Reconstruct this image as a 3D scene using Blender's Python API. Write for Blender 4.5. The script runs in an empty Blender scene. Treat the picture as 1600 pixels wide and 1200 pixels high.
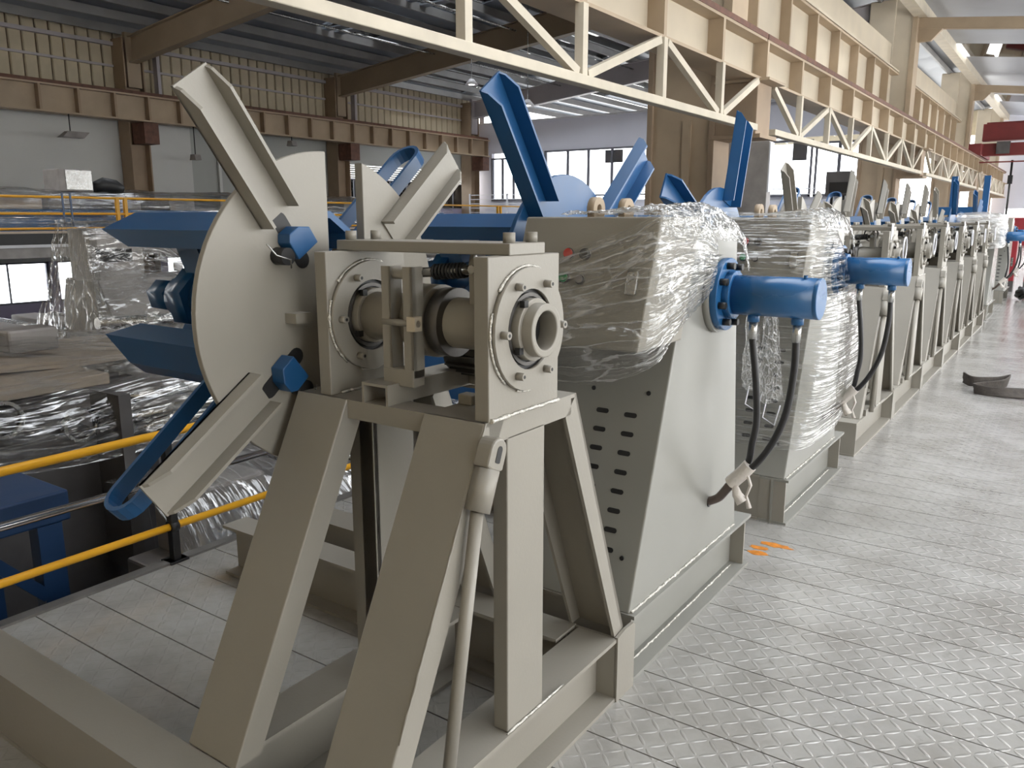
import bpy, bmesh, math, random
from mathutils import Vector, Matrix, noise
random.seed(7)
SC = bpy.context.scene
COL = SC.collection
PI = math.pi

# ------------------------------------------------------------------ camera
EYE = Vector((0, 0, 1.7))
cd = bpy.data.cameras.new('camera'); cam = bpy.data.objects.new('camera', cd); COL.objects.link(cam)
cd.sensor_width = 36.0; cd.lens = 36.0 * 1262 / 1600; cd.clip_start = 0.05; cd.clip_end = 400
_f = Vector((-0.5602, 0.8037, -0.2010)).normalized()
cam.location = EYE
cam.rotation_euler = _f.to_track_quat('-Z', 'Y').to_euler()
SC.camera = cam

# ------------------------------------------------------------------ world, lights, exposure
W = bpy.data.worlds.new('overcast_sky'); SC.world = W; W.use_nodes = True
_b = W.node_tree.nodes['Background']
_b.inputs[0].default_value = (1.0, 1.0, 0.985, 1); _b.inputs[1].default_value = 5.3
SC.view_settings.view_transform = 'Standard'; SC.view_settings.look = 'None'
SC.view_settings.gamma = 1.0; SC.view_settings.use_curve_mapping = False
SC.view_settings.exposure = 0.35
SC.cycles.max_bounces = 8; SC.cycles.diffuse_bounces = 4; SC.cycles.glossy_bounces = 4
SC.cycles.transparent_max_bounces = 24
SC.cycles.caustics_reflective = False; SC.cycles.caustics_refractive = False
SC.cycles.sample_clamp_indirect = 6.0

# ------------------------------------------------------------------ materials
MATS = {}
def nmat(name):
    m = bpy.data.materials.new(name); m.use_nodes = True; MATS[name] = m
    return m, m.node_tree.nodes, m.node_tree.links, m.node_tree.nodes['Principled BSDF']

def paint(name, col, rough=0.45, var=0.12, scale=3.0, metal=0.0, bump=0.0, bscale=60, spec=0.5, coord='Object', rvar=0.12, stretch=(1, 1, 1)):
    m, N, L, P = nmat(name)
    tc = N.new('ShaderNodeTexCoord'); mp = N.new('ShaderNodeMapping'); mp.inputs['Scale'].default_value = stretch
    L.new(tc.outputs[coord], mp.inputs[0])
    nz = N.new('ShaderNodeTexNoise'); nz.inputs['Scale'].default_value = scale; nz.inputs['Detail'].default_value = 5
    L.new(mp.outputs[0], nz.inputs['Vector'])
    rp = N.new('ShaderNodeValToRGB')
    a = [max(0, c * (1 - var)) for c in col]; b = [min(1, c * (1 + var)) for c in col]
    rp.color_ramp.elements[0].color = (*a, 1); rp.color_ramp.elements[1].color = (*b, 1)
    rp.color_ramp.elements[0].position = 0.3; rp.color_ramp.elements[1].position = 0.7
    L.new(nz.outputs[0], rp.inputs[0]); L.new(rp.outputs[0], P.inputs['Base Color'])
    mr = N.new('ShaderNodeMapRange'); mr.inputs[3].default_value = max(0.02, rough - rvar); mr.inputs[4].default_value = min(1, rough + rvar)
    L.new(nz.outputs[0], mr.inputs[0]); L.new(mr.outputs[0], P.inputs['Roughness'])
    P.inputs['Metallic'].default_value = metal; P.inputs['Specular IOR Level'].default_value = spec
    if bump:
        n2 = N.new('ShaderNodeTexNoise'); n2.inputs['Scale'].default_value = bscale; n2.inputs['Detail'].default_value = 3
        L.new(mp.outputs[0], n2.inputs['Vector'])
        bp = N.new('ShaderNodeBump'); bp.inputs['Strength'].default_value = bump; bp.inputs['Distance'].default_value = 0.01
        L.new(n2.outputs[0], bp.inputs['Height']); L.new(bp.outputs[0], P.inputs['Normal'])
    return m

paint('grey', (0.270, 0.252, 0.218), 0.42, 0.05, 2.5, bump=0.04, bscale=90)
paint('greybody', (0.26, 0.257, 0.235), 0.24, 0.05, 1.2, bump=0.03, bscale=4, rvar=0.04)
paint('weld', (0.55, 0.53, 0.48), 0.25, 0.2, 40, metal=0.5, bump=0.5, bscale=200)
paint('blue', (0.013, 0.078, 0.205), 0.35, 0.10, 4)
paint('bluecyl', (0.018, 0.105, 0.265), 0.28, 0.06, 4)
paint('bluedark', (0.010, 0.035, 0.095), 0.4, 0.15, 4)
paint('chrome', (0.55, 0.55, 0.57), 0.16, 0.02, 3, metal=1.0, rvar=0.02)
paint('steel', (0.45, 0.45, 0.44), 0.25, 0.12, 20, metal=0.9)
paint('darksteel', (0.10, 0.095, 0.09), 0.4, 0.2, 20, metal=0.6)
paint('black', (0.012, 0.012, 0.013), 0.5, 0.2, 10)
paint('rubber', (0.014, 0.014, 0.016), 0.42, 0.2, 30)
paint('yellow', (0.72, 0.36, 0.015), 0.35, 0.05, 6)
paint('red', (0.17, 0.022, 0.022), 0.5, 0.1, 3)
paint('redbox', (0.30, 0.025, 0.035), 0.4, 0.1, 3)
paint('btn_red', (0.55, 0.03, 0.02), 0.3, 0.05)
paint('btn_green', (0.01, 0.22, 0.07), 0.3, 0.05)
paint('beige', (0.40, 0.31, 0.215), 0.6, 0.10, 1.5, bump=0.05, bscale=30)
paint('beigelight', (0.52, 0.45, 0.345), 0.6, 0.08, 1.2, bump=0.05, bscale=20)
paint('column', (0.32, 0.235, 0.16), 0.65, 0.14, 1.6)
paint('truss', (0.56, 0.50, 0.40), 0.6, 0.10, 3)
paint('rust', (0.13, 0.06, 0.04), 0.7, 0.3, 8)
paint('siding', (0.52, 0.45, 0.32), 0.6, 0.10, 2)
paint('rafter', (0.34, 0.265, 0.185), 0.65, 0.1, 1)
paint('rafterpale', (0.45, 0.42, 0.44), 0.6, 0.08, 1)
paint('roof', (0.20, 0.22, 0.25), 0.5, 0.2, 0.7, metal=0.2)
paint('roofpale', (0.36, 0.38, 0.42), 0.45, 0.12, 0.6)
paint('purlin', (0.27, 0.265, 0.26), 0.55, 0.2, 1)
paint('whitewall', (0.60, 0.60, 0.58), 0.7, 0.05, 0.6)
paint('greywall', (0.40, 0.41, 0.39), 0.7, 0.06, 0.5)
paint('backwall', (0.66, 0.56, 0.40), 0.7, 0.06, 0.6)
paint('lilac', (0.72, 0.73, 0.82), 0.7, 0.04, 0.6)
paint('purple', (0.33, 0.30, 0.42), 0.7, 0.06, 0.6)
paint('frame', (0.16, 0.16, 0.19), 0.5, 0.1, 4)
paint('framewhite', (0.65, 0.66, 0.70), 0.4, 0.05, 4)
paint('shutter', (0.20, 0.21, 0.25), 0.5, 0.08, 4)
paint('hallfloor', (0.10, 0.10, 0.11), 0.5, 0.3, 0.7)
paint('card', (0.50, 0.42, 0.34), 0.7, 0.12, 3)
paint('machdark', (0.09, 0.085, 0.085), 0.45, 0.25, 3)
paint('machgrey', (0.28, 0.26, 0.25), 0.4, 0.2, 4)
paint('cloth', (0.05, 0.042, 0.036), 0.9, 0.3, 20, bump=0.4, bscale=60)
paint('stain', (0.55, 0.20, 0.03), 0.4, 0.3, 30)
paint('ceramic', (0.75, 0.75, 0.78), 0.4, 0.03, 5)
paint('paper', (0.75, 0.76, 0.82), 0.7, 0.03, 5)
paint('tape', (0.62, 0.58, 0.54), 0.35, 0.1, 20, bump=0.4, bscale=60)
paint('hosebrown', (0.10, 0.075, 0.065), 0.5, 0.2, 10)
paint('screen', (0.02, 0.02, 0.022), 0.15, 0.05, 5)
paint('lipmetal', (0.20, 0.19, 0.18), 0.35, 0.2, 6, metal=0.4)

def plank_mat(name, checker):
    m, N, L, P = nmat(name)
    tc = N.new('ShaderNodeTexCoord'); g = N.new('ShaderNodeNewGeometry')
    pos = g.outputs['Position']
    nz = N.new('ShaderNodeTexNoise'); nz.inputs['Scale'].default_value = 2.2; nz.inputs['Detail'].default_value = 8; nz.inputs['Roughness'].default_value = 0.65
    L.new(pos, nz.inputs['Vector'])
    rp = N.new('ShaderNodeValToRGB')
    e = rp.color_ramp.elements
    e[0].position = 0.28; e[0].color = (0.30, 0.285, 0.262, 1); e[1].position = 0.62; e[1].color = (0.43, 0.42, 0.40, 1)
    L.new(nz.outputs[0], rp.inputs[0])
    # scattered dark scuffs
    n3 = N.new('ShaderNodeTexNoise'); n3.inputs['Scale'].default_value = 9.0; n3.inputs['Detail'].default_value = 6; n3.inputs['Roughness'].default_value = 0.7
    L.new(pos, n3.inputs['Vector'])
    r3 = N.new('ShaderNodeValToRGB'); r3.color_ramp.elements[0].position = 0.62; r3.color_ramp.elements[1].position = 0.78
    L.new(n3.outputs[0], r3.inputs[0])
    mx = N.new('ShaderNodeMixRGB'); mx.inputs[2].default_value = (0.17, 0.155, 0.14, 1)
    sc = N.new('ShaderNodeMath'); sc.operation = 'MULTIPLY'; sc.inputs[1].default_value = 0.6
    L.new(r3.outputs[0], sc.inputs[0]); L.new(sc.outputs[0], mx.inputs[0]); L.new(rp.outputs[0], mx.inputs[1])
    L.new(mx.outputs[0], P.inputs['Base Color'])
    mr = N.new('ShaderNodeMapRange'); mr.inputs[1].default_value = 0.3; mr.inputs[2].default_value = 0.7
    mr.inputs[3].default_value = 0.10 if checker else 0.34; mr.inputs[4].default_value = 0.22 if checker else 0.5
    L.new(nz.outputs[0], mr.inputs[0]); L.new(mr.outputs[0], P.inputs['Roughness'])
    P.inputs['Specular IOR Level'].default_value = 0.7; P.inputs['Metallic'].default_value = 0.22
    def M(op, a, b=None, c=None):
        n = N.new('ShaderNodeMath'); n.operation = op
        for k, v in enumerate((a, b, c)):
            if v is None: continue
            if isinstance(v, (int, float)): n.inputs[k].default_value = v
            else: L.new(v, n.inputs[k])
        return n.outputs[0]
    bp = N.new('ShaderNodeBump'); bp.inputs['Distance'].default_value = 0.0045
    n2 = N.new('ShaderNodeTexNoise'); n2.inputs['Scale'].default_value = 14; n2.inputs['Detail'].default_value = 3
    L.new(pos, n2.inputs['Vector'])
    if checker:
        sx = N.new('ShaderNodeSeparateXYZ'); L.new(pos, sx.inputs[0])
        c = 0.052
        u = M('DIVIDE', sx.outputs[0], c); v = M('DIVIDE', sx.outputs[1], c)
        fu = M('FLOOR', u); fv = M('FLOOR', v)
        par = M('FLOORED_MODULO', M('ADD', fu, fv), 2.0)
        du = M('SUBTRACT', M('SUBTRACT', u, fu), 0.5); dv = M('SUBTRACT', M('SUBTRACT', v, fv), 0.5)
        sgn = M('SUBTRACT', M('MULTIPLY', par, 2.0), 1.0)
        dv2 = M('MULTIPLY', dv, sgn)
        a = M('MULTIPLY', M('ADD', du, dv2), 0.7071); b = M('MULTIPLY', M('SUBTRACT', du, dv2), 0.7071)
        d = M('ADD', M('POWER', M('DIVIDE', M('ABSOLUTE', a), 0.58), 2.0), M('POWER', M('DIVIDE', M('ABSOLUTE', b), 0.13), 2.0))
        hgt = M('SQRT', M('MAXIMUM', M('SUBTRACT', 1.0, d), 0.0))
        # lugs worn away towards the machines
        wear = N.new('ShaderNodeMapRange'); wear.inputs[1].default_value = -1.3; wear.inputs[2].default_value = -0.55
        L.new(sx.outputs[0], wear.inputs[0])
        tot = M('ADD', M('MULTIPLY', hgt, M('ADD', M('MULTIPLY', wear.outputs[0], 0.75), 0.25)), M('MULTIPLY', n2.outputs[0], 0.9))
        L.new(tot, bp.inputs['Height']); bp.inputs['Strength'].default_value = 1.0
    else:
        L.new(n2.outputs[0], bp.inputs['Height']); bp.inputs['Strength'].default_value = 0.35
    L.new(bp.outputs[0], P.inputs['Normal'])
plank_mat('plate_floor', True)

def film_mat(name, milk, su, sv, crease=0.5, bump=0.6, crinkle=22.0):
    """thin clear film: mostly transparent, glossy, with thicker whitish creases, highlights painted in, along its pull direction"""
    m, N, L, P = nmat(name)
    out = N['Material Output']; N.remove(P)
    tc = N.new('ShaderNodeTexCoord')
    def Mth(op, x, y=None, z=None, clamp=False):
        n = N.new('ShaderNodeMath'); n.operation = op; n.use_clamp = clamp
        for k, v in enumerate((x, y, z)):
            if v is None: continue
            if isinstance(v, (int, float)): n.inputs[k].default_value = v
            else: L.new(v, n.inputs[k])
        return n.outputs[0]
    def edges(src, scale, width):
        mp = N.new('ShaderNodeMapping'); mp.inputs['Scale'].default_value = scale; L.new(src, mp.inputs[0])
        dn = N.new('ShaderNodeTexNoise'); dn.inputs['Scale'].default_value = 0.9; dn.inputs['Detail'].default_value = 3; L.new(mp.outputs[0], dn.inputs['Vector'])
        ad = N.new('ShaderNodeMixRGB'); ad.blend_type = 'ADD'; ad.inputs[0].default_value = 1.0; L.new(mp.outputs[0], ad.inputs[1]); L.new(dn.outputs['Color'], ad.inputs[2])
        vo = N.new('ShaderNodeTexVoronoi'); vo.feature = 'DISTANCE_TO_EDGE'; vo.inputs['Scale'].default_value = 1.0; L.new(ad.outputs[0], vo.inputs['Vector'])
        mr = N.new('ShaderNodeMapRange'); mr.interpolation_type = 'SMOOTHSTEP'; mr.inputs[1].default_value = 0; mr.inputs[2].default_value = width; mr.inputs[3].default_value = 1; mr.inputs[4].default_value = 0
        L.new(vo.outputs['Distance'], mr.inputs[0]); return mr.outputs[0], vo.outputs['Distance']
    e1, d1 = edges(tc.outputs['UV'], (su, sv, 1), 0.07)
    e2, d2 = edges(tc.outputs['UV'], (su * 2.7, sv * 1.6, 1), 0.09)
    e3, d3 = edges(tc.outputs['Object'], (crinkle, crinkle, crinkle), 0.05)
    # creases fade in and out in patches
    pn = N.new('ShaderNodeTexNoise'); pn.inputs['Scale'].default_value = 5.0; pn.inputs['Detail'].default_value = 2; L.new(tc.outputs['Object'], pn.inputs['Vector'])
    pr = N.new('ShaderNodeMapRange'); pr.inputs[1].default_value = 0.42; pr.inputs[2].default_value = 0.62; L.new(pn.outputs[0], pr.inputs[0])
    ridge = Mth('ADD', Mth('MULTIPLY', e1, 0.8), Mth('MULTIPLY', Mth('MULTIPLY', e2, 0.6), pr.outputs[0]))
    ridge = Mth('ADD', ridge, Mth('MULTIPLY', Mth('MULTIPLY', e3, 0.35), pr.outputs[0]), clamp=True)
    hgt = Mth('ADD', Mth('MULTIPLY', d1, 1.0), Mth('ADD', Mth('MULTIPLY', d2, 0.5), Mth('MULTIPLY', d3, 0.25)))
    bp = N.new('ShaderNodeBump'); bp.inputs['Strength'].default_value = bump; bp.inputs['Distance'].default_value = 0.03; L.new(hgt, bp.inputs['Height'])
    gl = N.new('ShaderNodeBsdfGlossy'); gl.inputs['Roughness'].default_value = 0.10; L.new(bp.outputs[0], gl.inputs['Normal'])
    tr = N.new('ShaderNodeBsdfTransparent'); tr.inputs[0].default_value = (0.95, 0.95, 0.94, 1)
    tl = N.new('ShaderNodeBsdfTranslucent'); tl.inputs[0].default_value = (0.9, 0.9, 0.9, 1)
    df = N.new('ShaderNodeBsdfDiffuse'); df.inputs[0].default_value = (0.9, 0.9, 0.9, 1); L.new(bp.outputs[0], df.inputs['Normal'])
    md = N.new('ShaderNodeMixShader'); md.inputs[0].default_value = 0.6; L.new(tl.outputs[0], md.inputs[1]); L.new(df.outputs[0], md.inputs[2])
    m1 = N.new('ShaderNodeMixShader'); L.new(Mth('MULTIPLY_ADD', ridge, crease, milk, True), m1.inputs[0])  # whitening on the ridges also paints bright highlight streaks into the film
    L.new(tr.outputs[0], m1.inputs[1]); L.new(md.outputs[0], m1.inputs[2])
    lw = N.new('ShaderNodeLayerWeight'); lw.inputs[0].default_value = 0.5
    k = Mth('ADD', Mth('MULTIPLY_ADD', Mth('POWER', lw.outputs['Facing'], 3.5), 0.7, 0.09), Mth('MULTIPLY', ridge, 0.18), clamp=True)
    m2 = N.new('ShaderNodeMixShader'); L.new(k, m2.inputs[0]); L.new(m1.outputs[0], m2.inputs[1]); L.new(gl.outputs[0], m2.inputs[2])
    L.new(m2.outputs[0], out.inputs[0])
film_mat('film', 0.04, 8, 2.6, 0.50, 0.9, 13)
film_mat('filmmilky', 0.07, 9, 7, 0.7, 0.9)
film_mat('filmrows', 0.02, 26, 2, 0.30, 0.8, 9)
film_mat('filmhall', 0.02, 3, 16, 0.24, 0.9, 3)
film_mat('filmhallu', 0.02, 18, 3, 0.28, 0.9, 3)
film_mat('filmwhite', 0.40, 5, 5, 0.4, 0.6)

def glass_mat(name):
    m, N, L, P = nmat(name); out = N['Material Output']; N.remove(P)
    tr = N.new('ShaderNodeBsdfTransparent'); tr.inputs[0].default_value = (0.95, 0.97, 1, 1)
    gl = N.new('ShaderNodeBsdfGlossy'); gl.inputs['Roughness'].default_value = 0.03
    fr = N.new('ShaderNodeFresnel'); mx = N.new('ShaderNodeMixShader')
    L.new(fr.outputs[0], mx.inputs[0]); L.new(tr.outputs[0], mx.inputs[1]); L.new(gl.outputs[0], mx.inputs[2]); L.new(mx.outputs[0], out.inputs[0])
glass_mat('glass')
def lamp_mat(name, col, s):
    m, N, L, P = nmat(name)
    P.inputs['Base Color'].default_value = (0.8, 0.8, 0.8, 1); P.inputs['Emission Color'].default_value = (*col, 1); P.inputs['Emission Strength'].default_value = s
lamp_mat('lampglow', (1, 0.97, 0.92), 3.0)

# ------------------------------------------------------------------ mesh helpers
V = Vector
class MB:
    def __init__(s): s.v = []; s.f = []; s.sm = []; s.uv = None
    def face(s, idx, smooth=False): s.f.append(tuple(idx)); s.sm.append(smooth)
    def add(s, pts):
        b = len(s.v); s.v.extend([V(p) for p in pts]); return b
    def box(s, x0, x1, y0, y1, z0, z1):
        b = s.add([(x0, y0, z0), (x1, y0, z0), (x1, y1, z0), (x0, y1, z0), (x0, y0, z1), (x1, y0, z1), (x1, y1, z1), (x0, y1, z1)])
        for q in ((3, 2, 1, 0), (4, 5, 6, 7), (0, 1, 5, 4), (1, 2, 6, 5), (2, 3, 7, 6), (3, 0, 4, 7)): s.face([b + i for i in q])
        return s
    def prism(s, pts, ext, smooth=False):
        pts = [V(p) for p in pts]; n = len(pts); e = V(ext)
        b = s.add(pts); s.add([p + e for p in pts])
        s.face(range(b + n - 1, b - 1, -1)); s.face(range(b + n, b + 2 * n))
        for i in range(n):
            j = (i + 1) % n; s.face((b + i, b + j, b + n + j, b + n + i), smooth)
        return s
    def bar(s, p0, p1, w, h, up=(0, 0, 1)):
        p0 = V(p0); p1 = V(p1); d = (p1 - p0).normalized(); u = V(up)
        r = d.cross(u).normalized() if abs(d.dot(u)) < 0.999 else d.cross(V((0, 1, 0))).normalized()
        u = r.cross(d)
        q = [p0 + r * (a * w / 2) + u * (c * h / 2) for a, c in ((-1, -1), (1, -1), (1, 1), (-1, 1))]
        return s.prism(q, p1 - p0)
    def cyl(s, p0, p1, r, n=20, r2=None, caps=True):
        p0 = V(p0); p1 = V(p1); r2 = r if r2 is None else r2
        d = (p1 - p0).normalized(); a = d.orthogonal().normalized(); c = d.cross(a)
        b = s.add([p0 + (a * math.cos(2 * PI * i / n) + c * math.sin(2 * PI * i / n)) * r for i in range(n)])
        s.add([p1 + (a * math.cos(2 * PI * i / n) + c * math.sin(2 * PI * i / n)) * r2 for i in range(n)])
        for i in range(n):
            j = (i + 1) % n; s.face((b + i, b + j, b + n + j, b + n + i), True)
        if caps: s.face(range(b + n - 1, b - 1, -1)); s.face(range(b + n, b + 2 * n))
        return s
    def ring(s, p0, p1, ro, ri, n=28, a0=0.0, a1=2 * PI):
        p0 = V(p0); p1 = V(p1); d = (p1 - p0).normalized(); a = d.orthogonal().normalized(); c = d.cross(a)
        full = abs(a1 - a0 - 2 * PI) < 1e-6; m = n if full else n + 1
        R = []
        for P, r in ((p0, ro), (p1, ro), (p1, ri), (p0, ri)):
            R.append(s.add([P + (a * math.cos(a0 + (a1 - a0) * i / n) + c * math.sin(a0 + (a1 - a0) * i / n)) * r for i in range(m)]))
        for k in range(4):
            A = R[k]; B = R[(k + 1) % 4]
            for i in range(n):
                j = (i + 1) % m; s.face((A + i, A + j, B + j, B + i), k % 2 == 0)
        return s
    def tube(s, path, r, n=8, closed=False):
        path = [V(p) for p in path]; m = len(path); B = []
        ref = None
        for i, p in enumerate(path):
            d = (path[min(i + 1, m - 1)] - path[max(i - 1, 0)]).normalized()
            if ref is None: ref = d.orthogonal().normalized()
            ref = (ref - d * ref.dot(d)).normalized(); c = d.cross(ref)
            rr = r[i] if isinstance(r, (list, tuple)) else r
            B.append(s.add([p + (ref * math.cos(2 * PI * k / n) + c * math.sin(2 * PI * k / n)) * rr for k in range(n)]))
        for i in range(m - 1):
            for k in range(n):
                l = (k + 1) % n; s.face((B[i] + k, B[i] + l, B[i + 1] + l, B[i + 1] + k), True)
        s.face(range(B[0] + n - 1, B[0] - 1, -1)); s.face(range(B[-1], B[-1] + n))
        return s
    def grid(s, rows, smooth=True):
        b = len(s.v); w = len(rows[0])
        s.uv = [(i / (len(rows) - 1), j / (w - 1)) for i in range(len(rows)) for j in range(w)]
        for r in rows: s.v.extend([V(p) for p in r])
        for i in range(len(rows) - 1):
            for j in range(w - 1):
                s.face((b + i * w + j, b + i * w + j + 1, b + (i + 1) * w + j + 1, b + (i + 1) * w + j), smooth)
        return s
    def bead(s, p0, p1, r=0.006):
        p0 = V(p0); p1 = V(p1); n = max(3, int((p1 - p0).length / 0.018))
        return s.tube([p0.lerp(p1, i / n) + V((random.uniform(-1, 1), random.uniform(-1, 1), random.uniform(-1, 1))) * r * 0.25 for i in range(n + 1)],
                      [r * random.uniform(0.6, 1.25) for _ in range(n + 1)], 6)
    def build(s, name, mat, parent=None, bevel=0, origin=None):
        base = V((0, 0, 0))
        if parent is not None:
            base = parent.get('_o') and V(parent['_o']) or V((0, 0, 0))
        o0 = V(origin) if origin is not None else base
        me = bpy.data.meshes.new(name)
        me.from_pydata([tuple(p - o0) for p in s.v], [], s.f)
        me.polygons.foreach_set('use_smooth', s.sm)
        bm = bmesh.new(); bm.from_mesh(me); bmesh.ops.recalc_face_normals(bm, faces=bm.faces); bm.to_mesh(me); bm.free()
        if s.uv and len(s.uv) == len(me.vertices):
            ul = me.uv_layers.new(name='UVMap')
            for lp in me.loops: ul.data[lp.index].uv = s.uv[lp.vertex_index]
        me.materials.append(MATS[mat]); me.update()
        o = bpy.data.objects.new(name, me); COL.objects.link(o)
        if parent is not None:
            o.parent = parent
        o.location = o0 - base
        o['_o'] = tuple(o0)
        if bevel:
            md = o.modifiers.new('edge', 'BEVEL'); md.width = bevel; md.segments = 2; md.limit_method = 'ANGLE'; md.angle_limit = 0.6
        return o

def thing(name, loc, label, cat, group=None):
    o = bpy.data.objects.new(name, None); COL.objects.link(o); o.location = loc; o.empty_display_size = 0.1
    o['_o'] = tuple(loc); return tag(o, label, cat, group)
def tag(o, label, cat, group=None):
    o['label'] = label; o['category'] = cat
    if group: o['group'] = group
    return o
def struct(o): o['kind'] = 'structure'; return o
def dup(o, dloc=(0, 0, 0), parent=None):
    c = o.copy(); COL.objects.link(c)
    if parent is not None: c.parent = parent
    else: c.location = V(o.location) + V(dloc); c['_o'] = tuple(V(o['_o']) + V(dloc))
    for ch in list(o.children): dup(ch, parent=c)
    return c
def share(o, off):            # a sibling piece using the same mesh
    c = o.copy(); COL.objects.link(c); c.location = V(o.location) + V(off); return c

def ibeam_y(mb, x0, x1, y0, y1, z0, z1, t=0.014, web=None):
    xm = (x0 + x1) / 2 if web is None else web
    return mb.box(x0, x1, y0, y1, z0, z0 + t).box(x0, x1, y0, y1, z1 - t, z1).box(xm - t / 2, xm + t / 2, y0, y1, z0 + t, z1 - t)
def ibeam_x(mb, x0, x1, y0, y1, z0, z1, t=0.014, web=None):
    ym = (y0 + y1) / 2 if web is None else web
    return mb.box(x0, x1, y0, y1, z0, z0 + t).box(x0, x1, y0, y1, z1 - t, z1).box(x0, x1, ym - t / 2, ym + t / 2, z0 + t, z1 - t)

def crom(P, t):               # Catmull-Rom through a list
    n = len(P) - 1; i = min(int(t), n - 1); u = t - i
    p0 = P[max(i - 1, 0)]; p1 = P[i]; p2 = P[i + 1]; p3 = P[min(i + 2, n)]
    return 0.5 * ((2 * p1) + (p2 - p0) * u + (2 * p0 - 5 * p1 + 4 * p2 - p3) * u * u + (3 * p1 - p0 - 3 * p2 + p3) * u ** 3)
def sheet(ctrl, nu, nv, amp=0.02, freq=(5, 5), seed=0.0, out=None, lin=False):
    """rows of control points -> dense wrinkled sheet"""
    C = [[V(p) for p in r] for r in ctrl]; rows = []
    for i in range(nu + 1):
        a = i / nu * (len(C) - 1); row = []
        colpts = []
        for j in range(len(C[0])): colpts.append(crom([C[k][j] for k in range(len(C))], a))
        for j in range(nv + 1):
            row.append(crom(colpts, j / nv * (len(colpts) - 1)))
        rows.append(row)
    res = []
    for i in range(nu + 1):
        r = []
        for j in range(nv + 1):
            p = rows[i][j]
            tu = rows[min(i + 1, nu)][j] - rows[max(i - 1, 0)][j]; tv = rows[i][min(j + 1, nv)] - rows[i][max(j - 1, 0)]
            n = tu.cross(tv)
            n = n.normalized() if n.length > 1e-9 else V((0, 0, 1))
            q = V((i / nu * freq[0], j / nv * freq[1], seed))
            w = 1 - 2 * abs(noise.noise(q)); w2 = 1 - 2 * abs(noise.noise(q * 2.3 + V((7, 3, 1)))); w3 = noise.noise(q * 5.1)
            d = amp * (0.6 * w + 0.35 * w2 + 0.25 * w3)
            r.append(p + n * d)
        res.append(r)
    return res

# ================================================================== SETTING
def sbox(name, mat, *b, parent=None, bevel=0):
    o = MB().box(*b).build(name, mat, parent, bevel)
    if parent is None: struct(o)
    return o

# platform with checker-plate planks
floor = sbox('floor', 'machdark', -3.56, 7.0, -3.8, 21.95, -0.18, -0.014)
PITCH = 0.225
pl0 = MB().box(-3.56, 7.0, 0.003, PITCH - 0.003, -0.014, 0).build('plank', 'plate_floor', floor, origin=(0, 0, 0))
pl0.location = (0, 1.475 - 23 * PITCH, 0)
for k in range(-22, 91):
    share(pl0, (0, (k + 23) * PITCH, 0))
sbox('plate_far', 'plate_floor', -3.56, 7.0, 1.475 + 91 * PITCH, 62, -0.18, 0, parent=floor)
sbox('edge_angle', 'lipmetal', -3.62, -3.56, -3.8, 62, -0.2, 0.012, parent=floor)
for k in range(12):
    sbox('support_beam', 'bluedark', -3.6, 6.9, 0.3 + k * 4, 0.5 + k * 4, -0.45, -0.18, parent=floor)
fl = sbox('floor_hall', 'hallfloor', -23.2, -3.4, -4, 62, -2.7, -2.5)
sbox('skirt', 'machdark', -3.5, -3.44, -3.8, 62, -2.5, -0.18, parent=floor)

# left wall
wl = sbox('wall_left', 'purple', -23.3, -23.0, -4, 30, -2.5, -0.55)
sbox('wall_section', 'whitewall', -23.3, -23.0, -4, 13.6, 0.55, 5.1, parent=wl)
sbox('wall_section', 'whitewall', -23.3, -22.98, 13.6, 15.6, 0.55, 5.1, parent=wl)
sbox('wall_section', 'greywall', -23.3, -23.0, 15.6, 21.6, 0.55, 5.1, parent=wl)
sbox('downpipe', 'whitewall', -22.98, -22.9, 16.5, 16.6, 0.55, 4.3, parent=wl)
sbox('wall_section', 'purple', -23.3, -23.0, 21.6, 30, -0.55, 2.1, parent=wl)
sbox('wall_section', 'greywall', -23.3, -23.0, 21.6, 30, 3.75, 5.1, parent=wl)
for k, y in enumerate((-4, 1.1, 4.4, 7.7, 11.0, 14.3, 17.6, 20.9)):
    sbox('pier', 'purple', -23.3, -23.0, y, y + 0.22, -0.55, 0.55, parent=wl)
n_w = 0
def window(y0, y1, z0, z1, x, mull, hor=()):
    global n_w
    n_w += 1
    w = MB()
    for a, b in ((y0, y0 + 0.05), (y1 - 0.05, y1)): w.box(x - 0.12, x - 0.04, a, b, z0, z1)
    w.box(x - 0.12, x - 0.04, y0, y1, z0, z0 + 0.05).box(x - 0.12, x - 0.04, y0, y1, z1 - 0.05, z1)
    o = struct(w.build('window_%d' % n_w, 'frame'))
    m = None
    for k in range(1, mull):
        yy = y0 + (y1 - y0) * k / mull
        sbox('mullion', 'frame', x - 0.1, x - 0.05, yy - 0.02, yy + 0.02, z0, z1, parent=o)
    for k in range(mull):
        a = y0 + (y1 - y0) * k / mull; b = y0 + (y1 - y0) * (k + 1) / mull
        sbox('pane', 'glass', x - 0.085, x - 0.08, a, b, z0, z1, parent=o)
    return o
for y in (1.32, 4.62, 7.92, 11.22, 14.52, 17.82):
    window(y, y + 3.08, -0.55, 0.55, -23.05, 3)
window(21.6, 25.6, 2.1, 3.2, -23.05, 4)
window(25.6, 29.6, 2.1, 3.2, -23.05, 4)
sh = MB()
for k in range(7): MB().prism([(-23.02, 21.6, 3.2 + k * 0.08), (-22.96, 21.6, 3.2 + k * 0.08), (-23.02, 21.6, 3.27 + k * 0.08)], (0, 8.0, 0)).build('shutter_slat', 'whitewall', wl)

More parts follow.
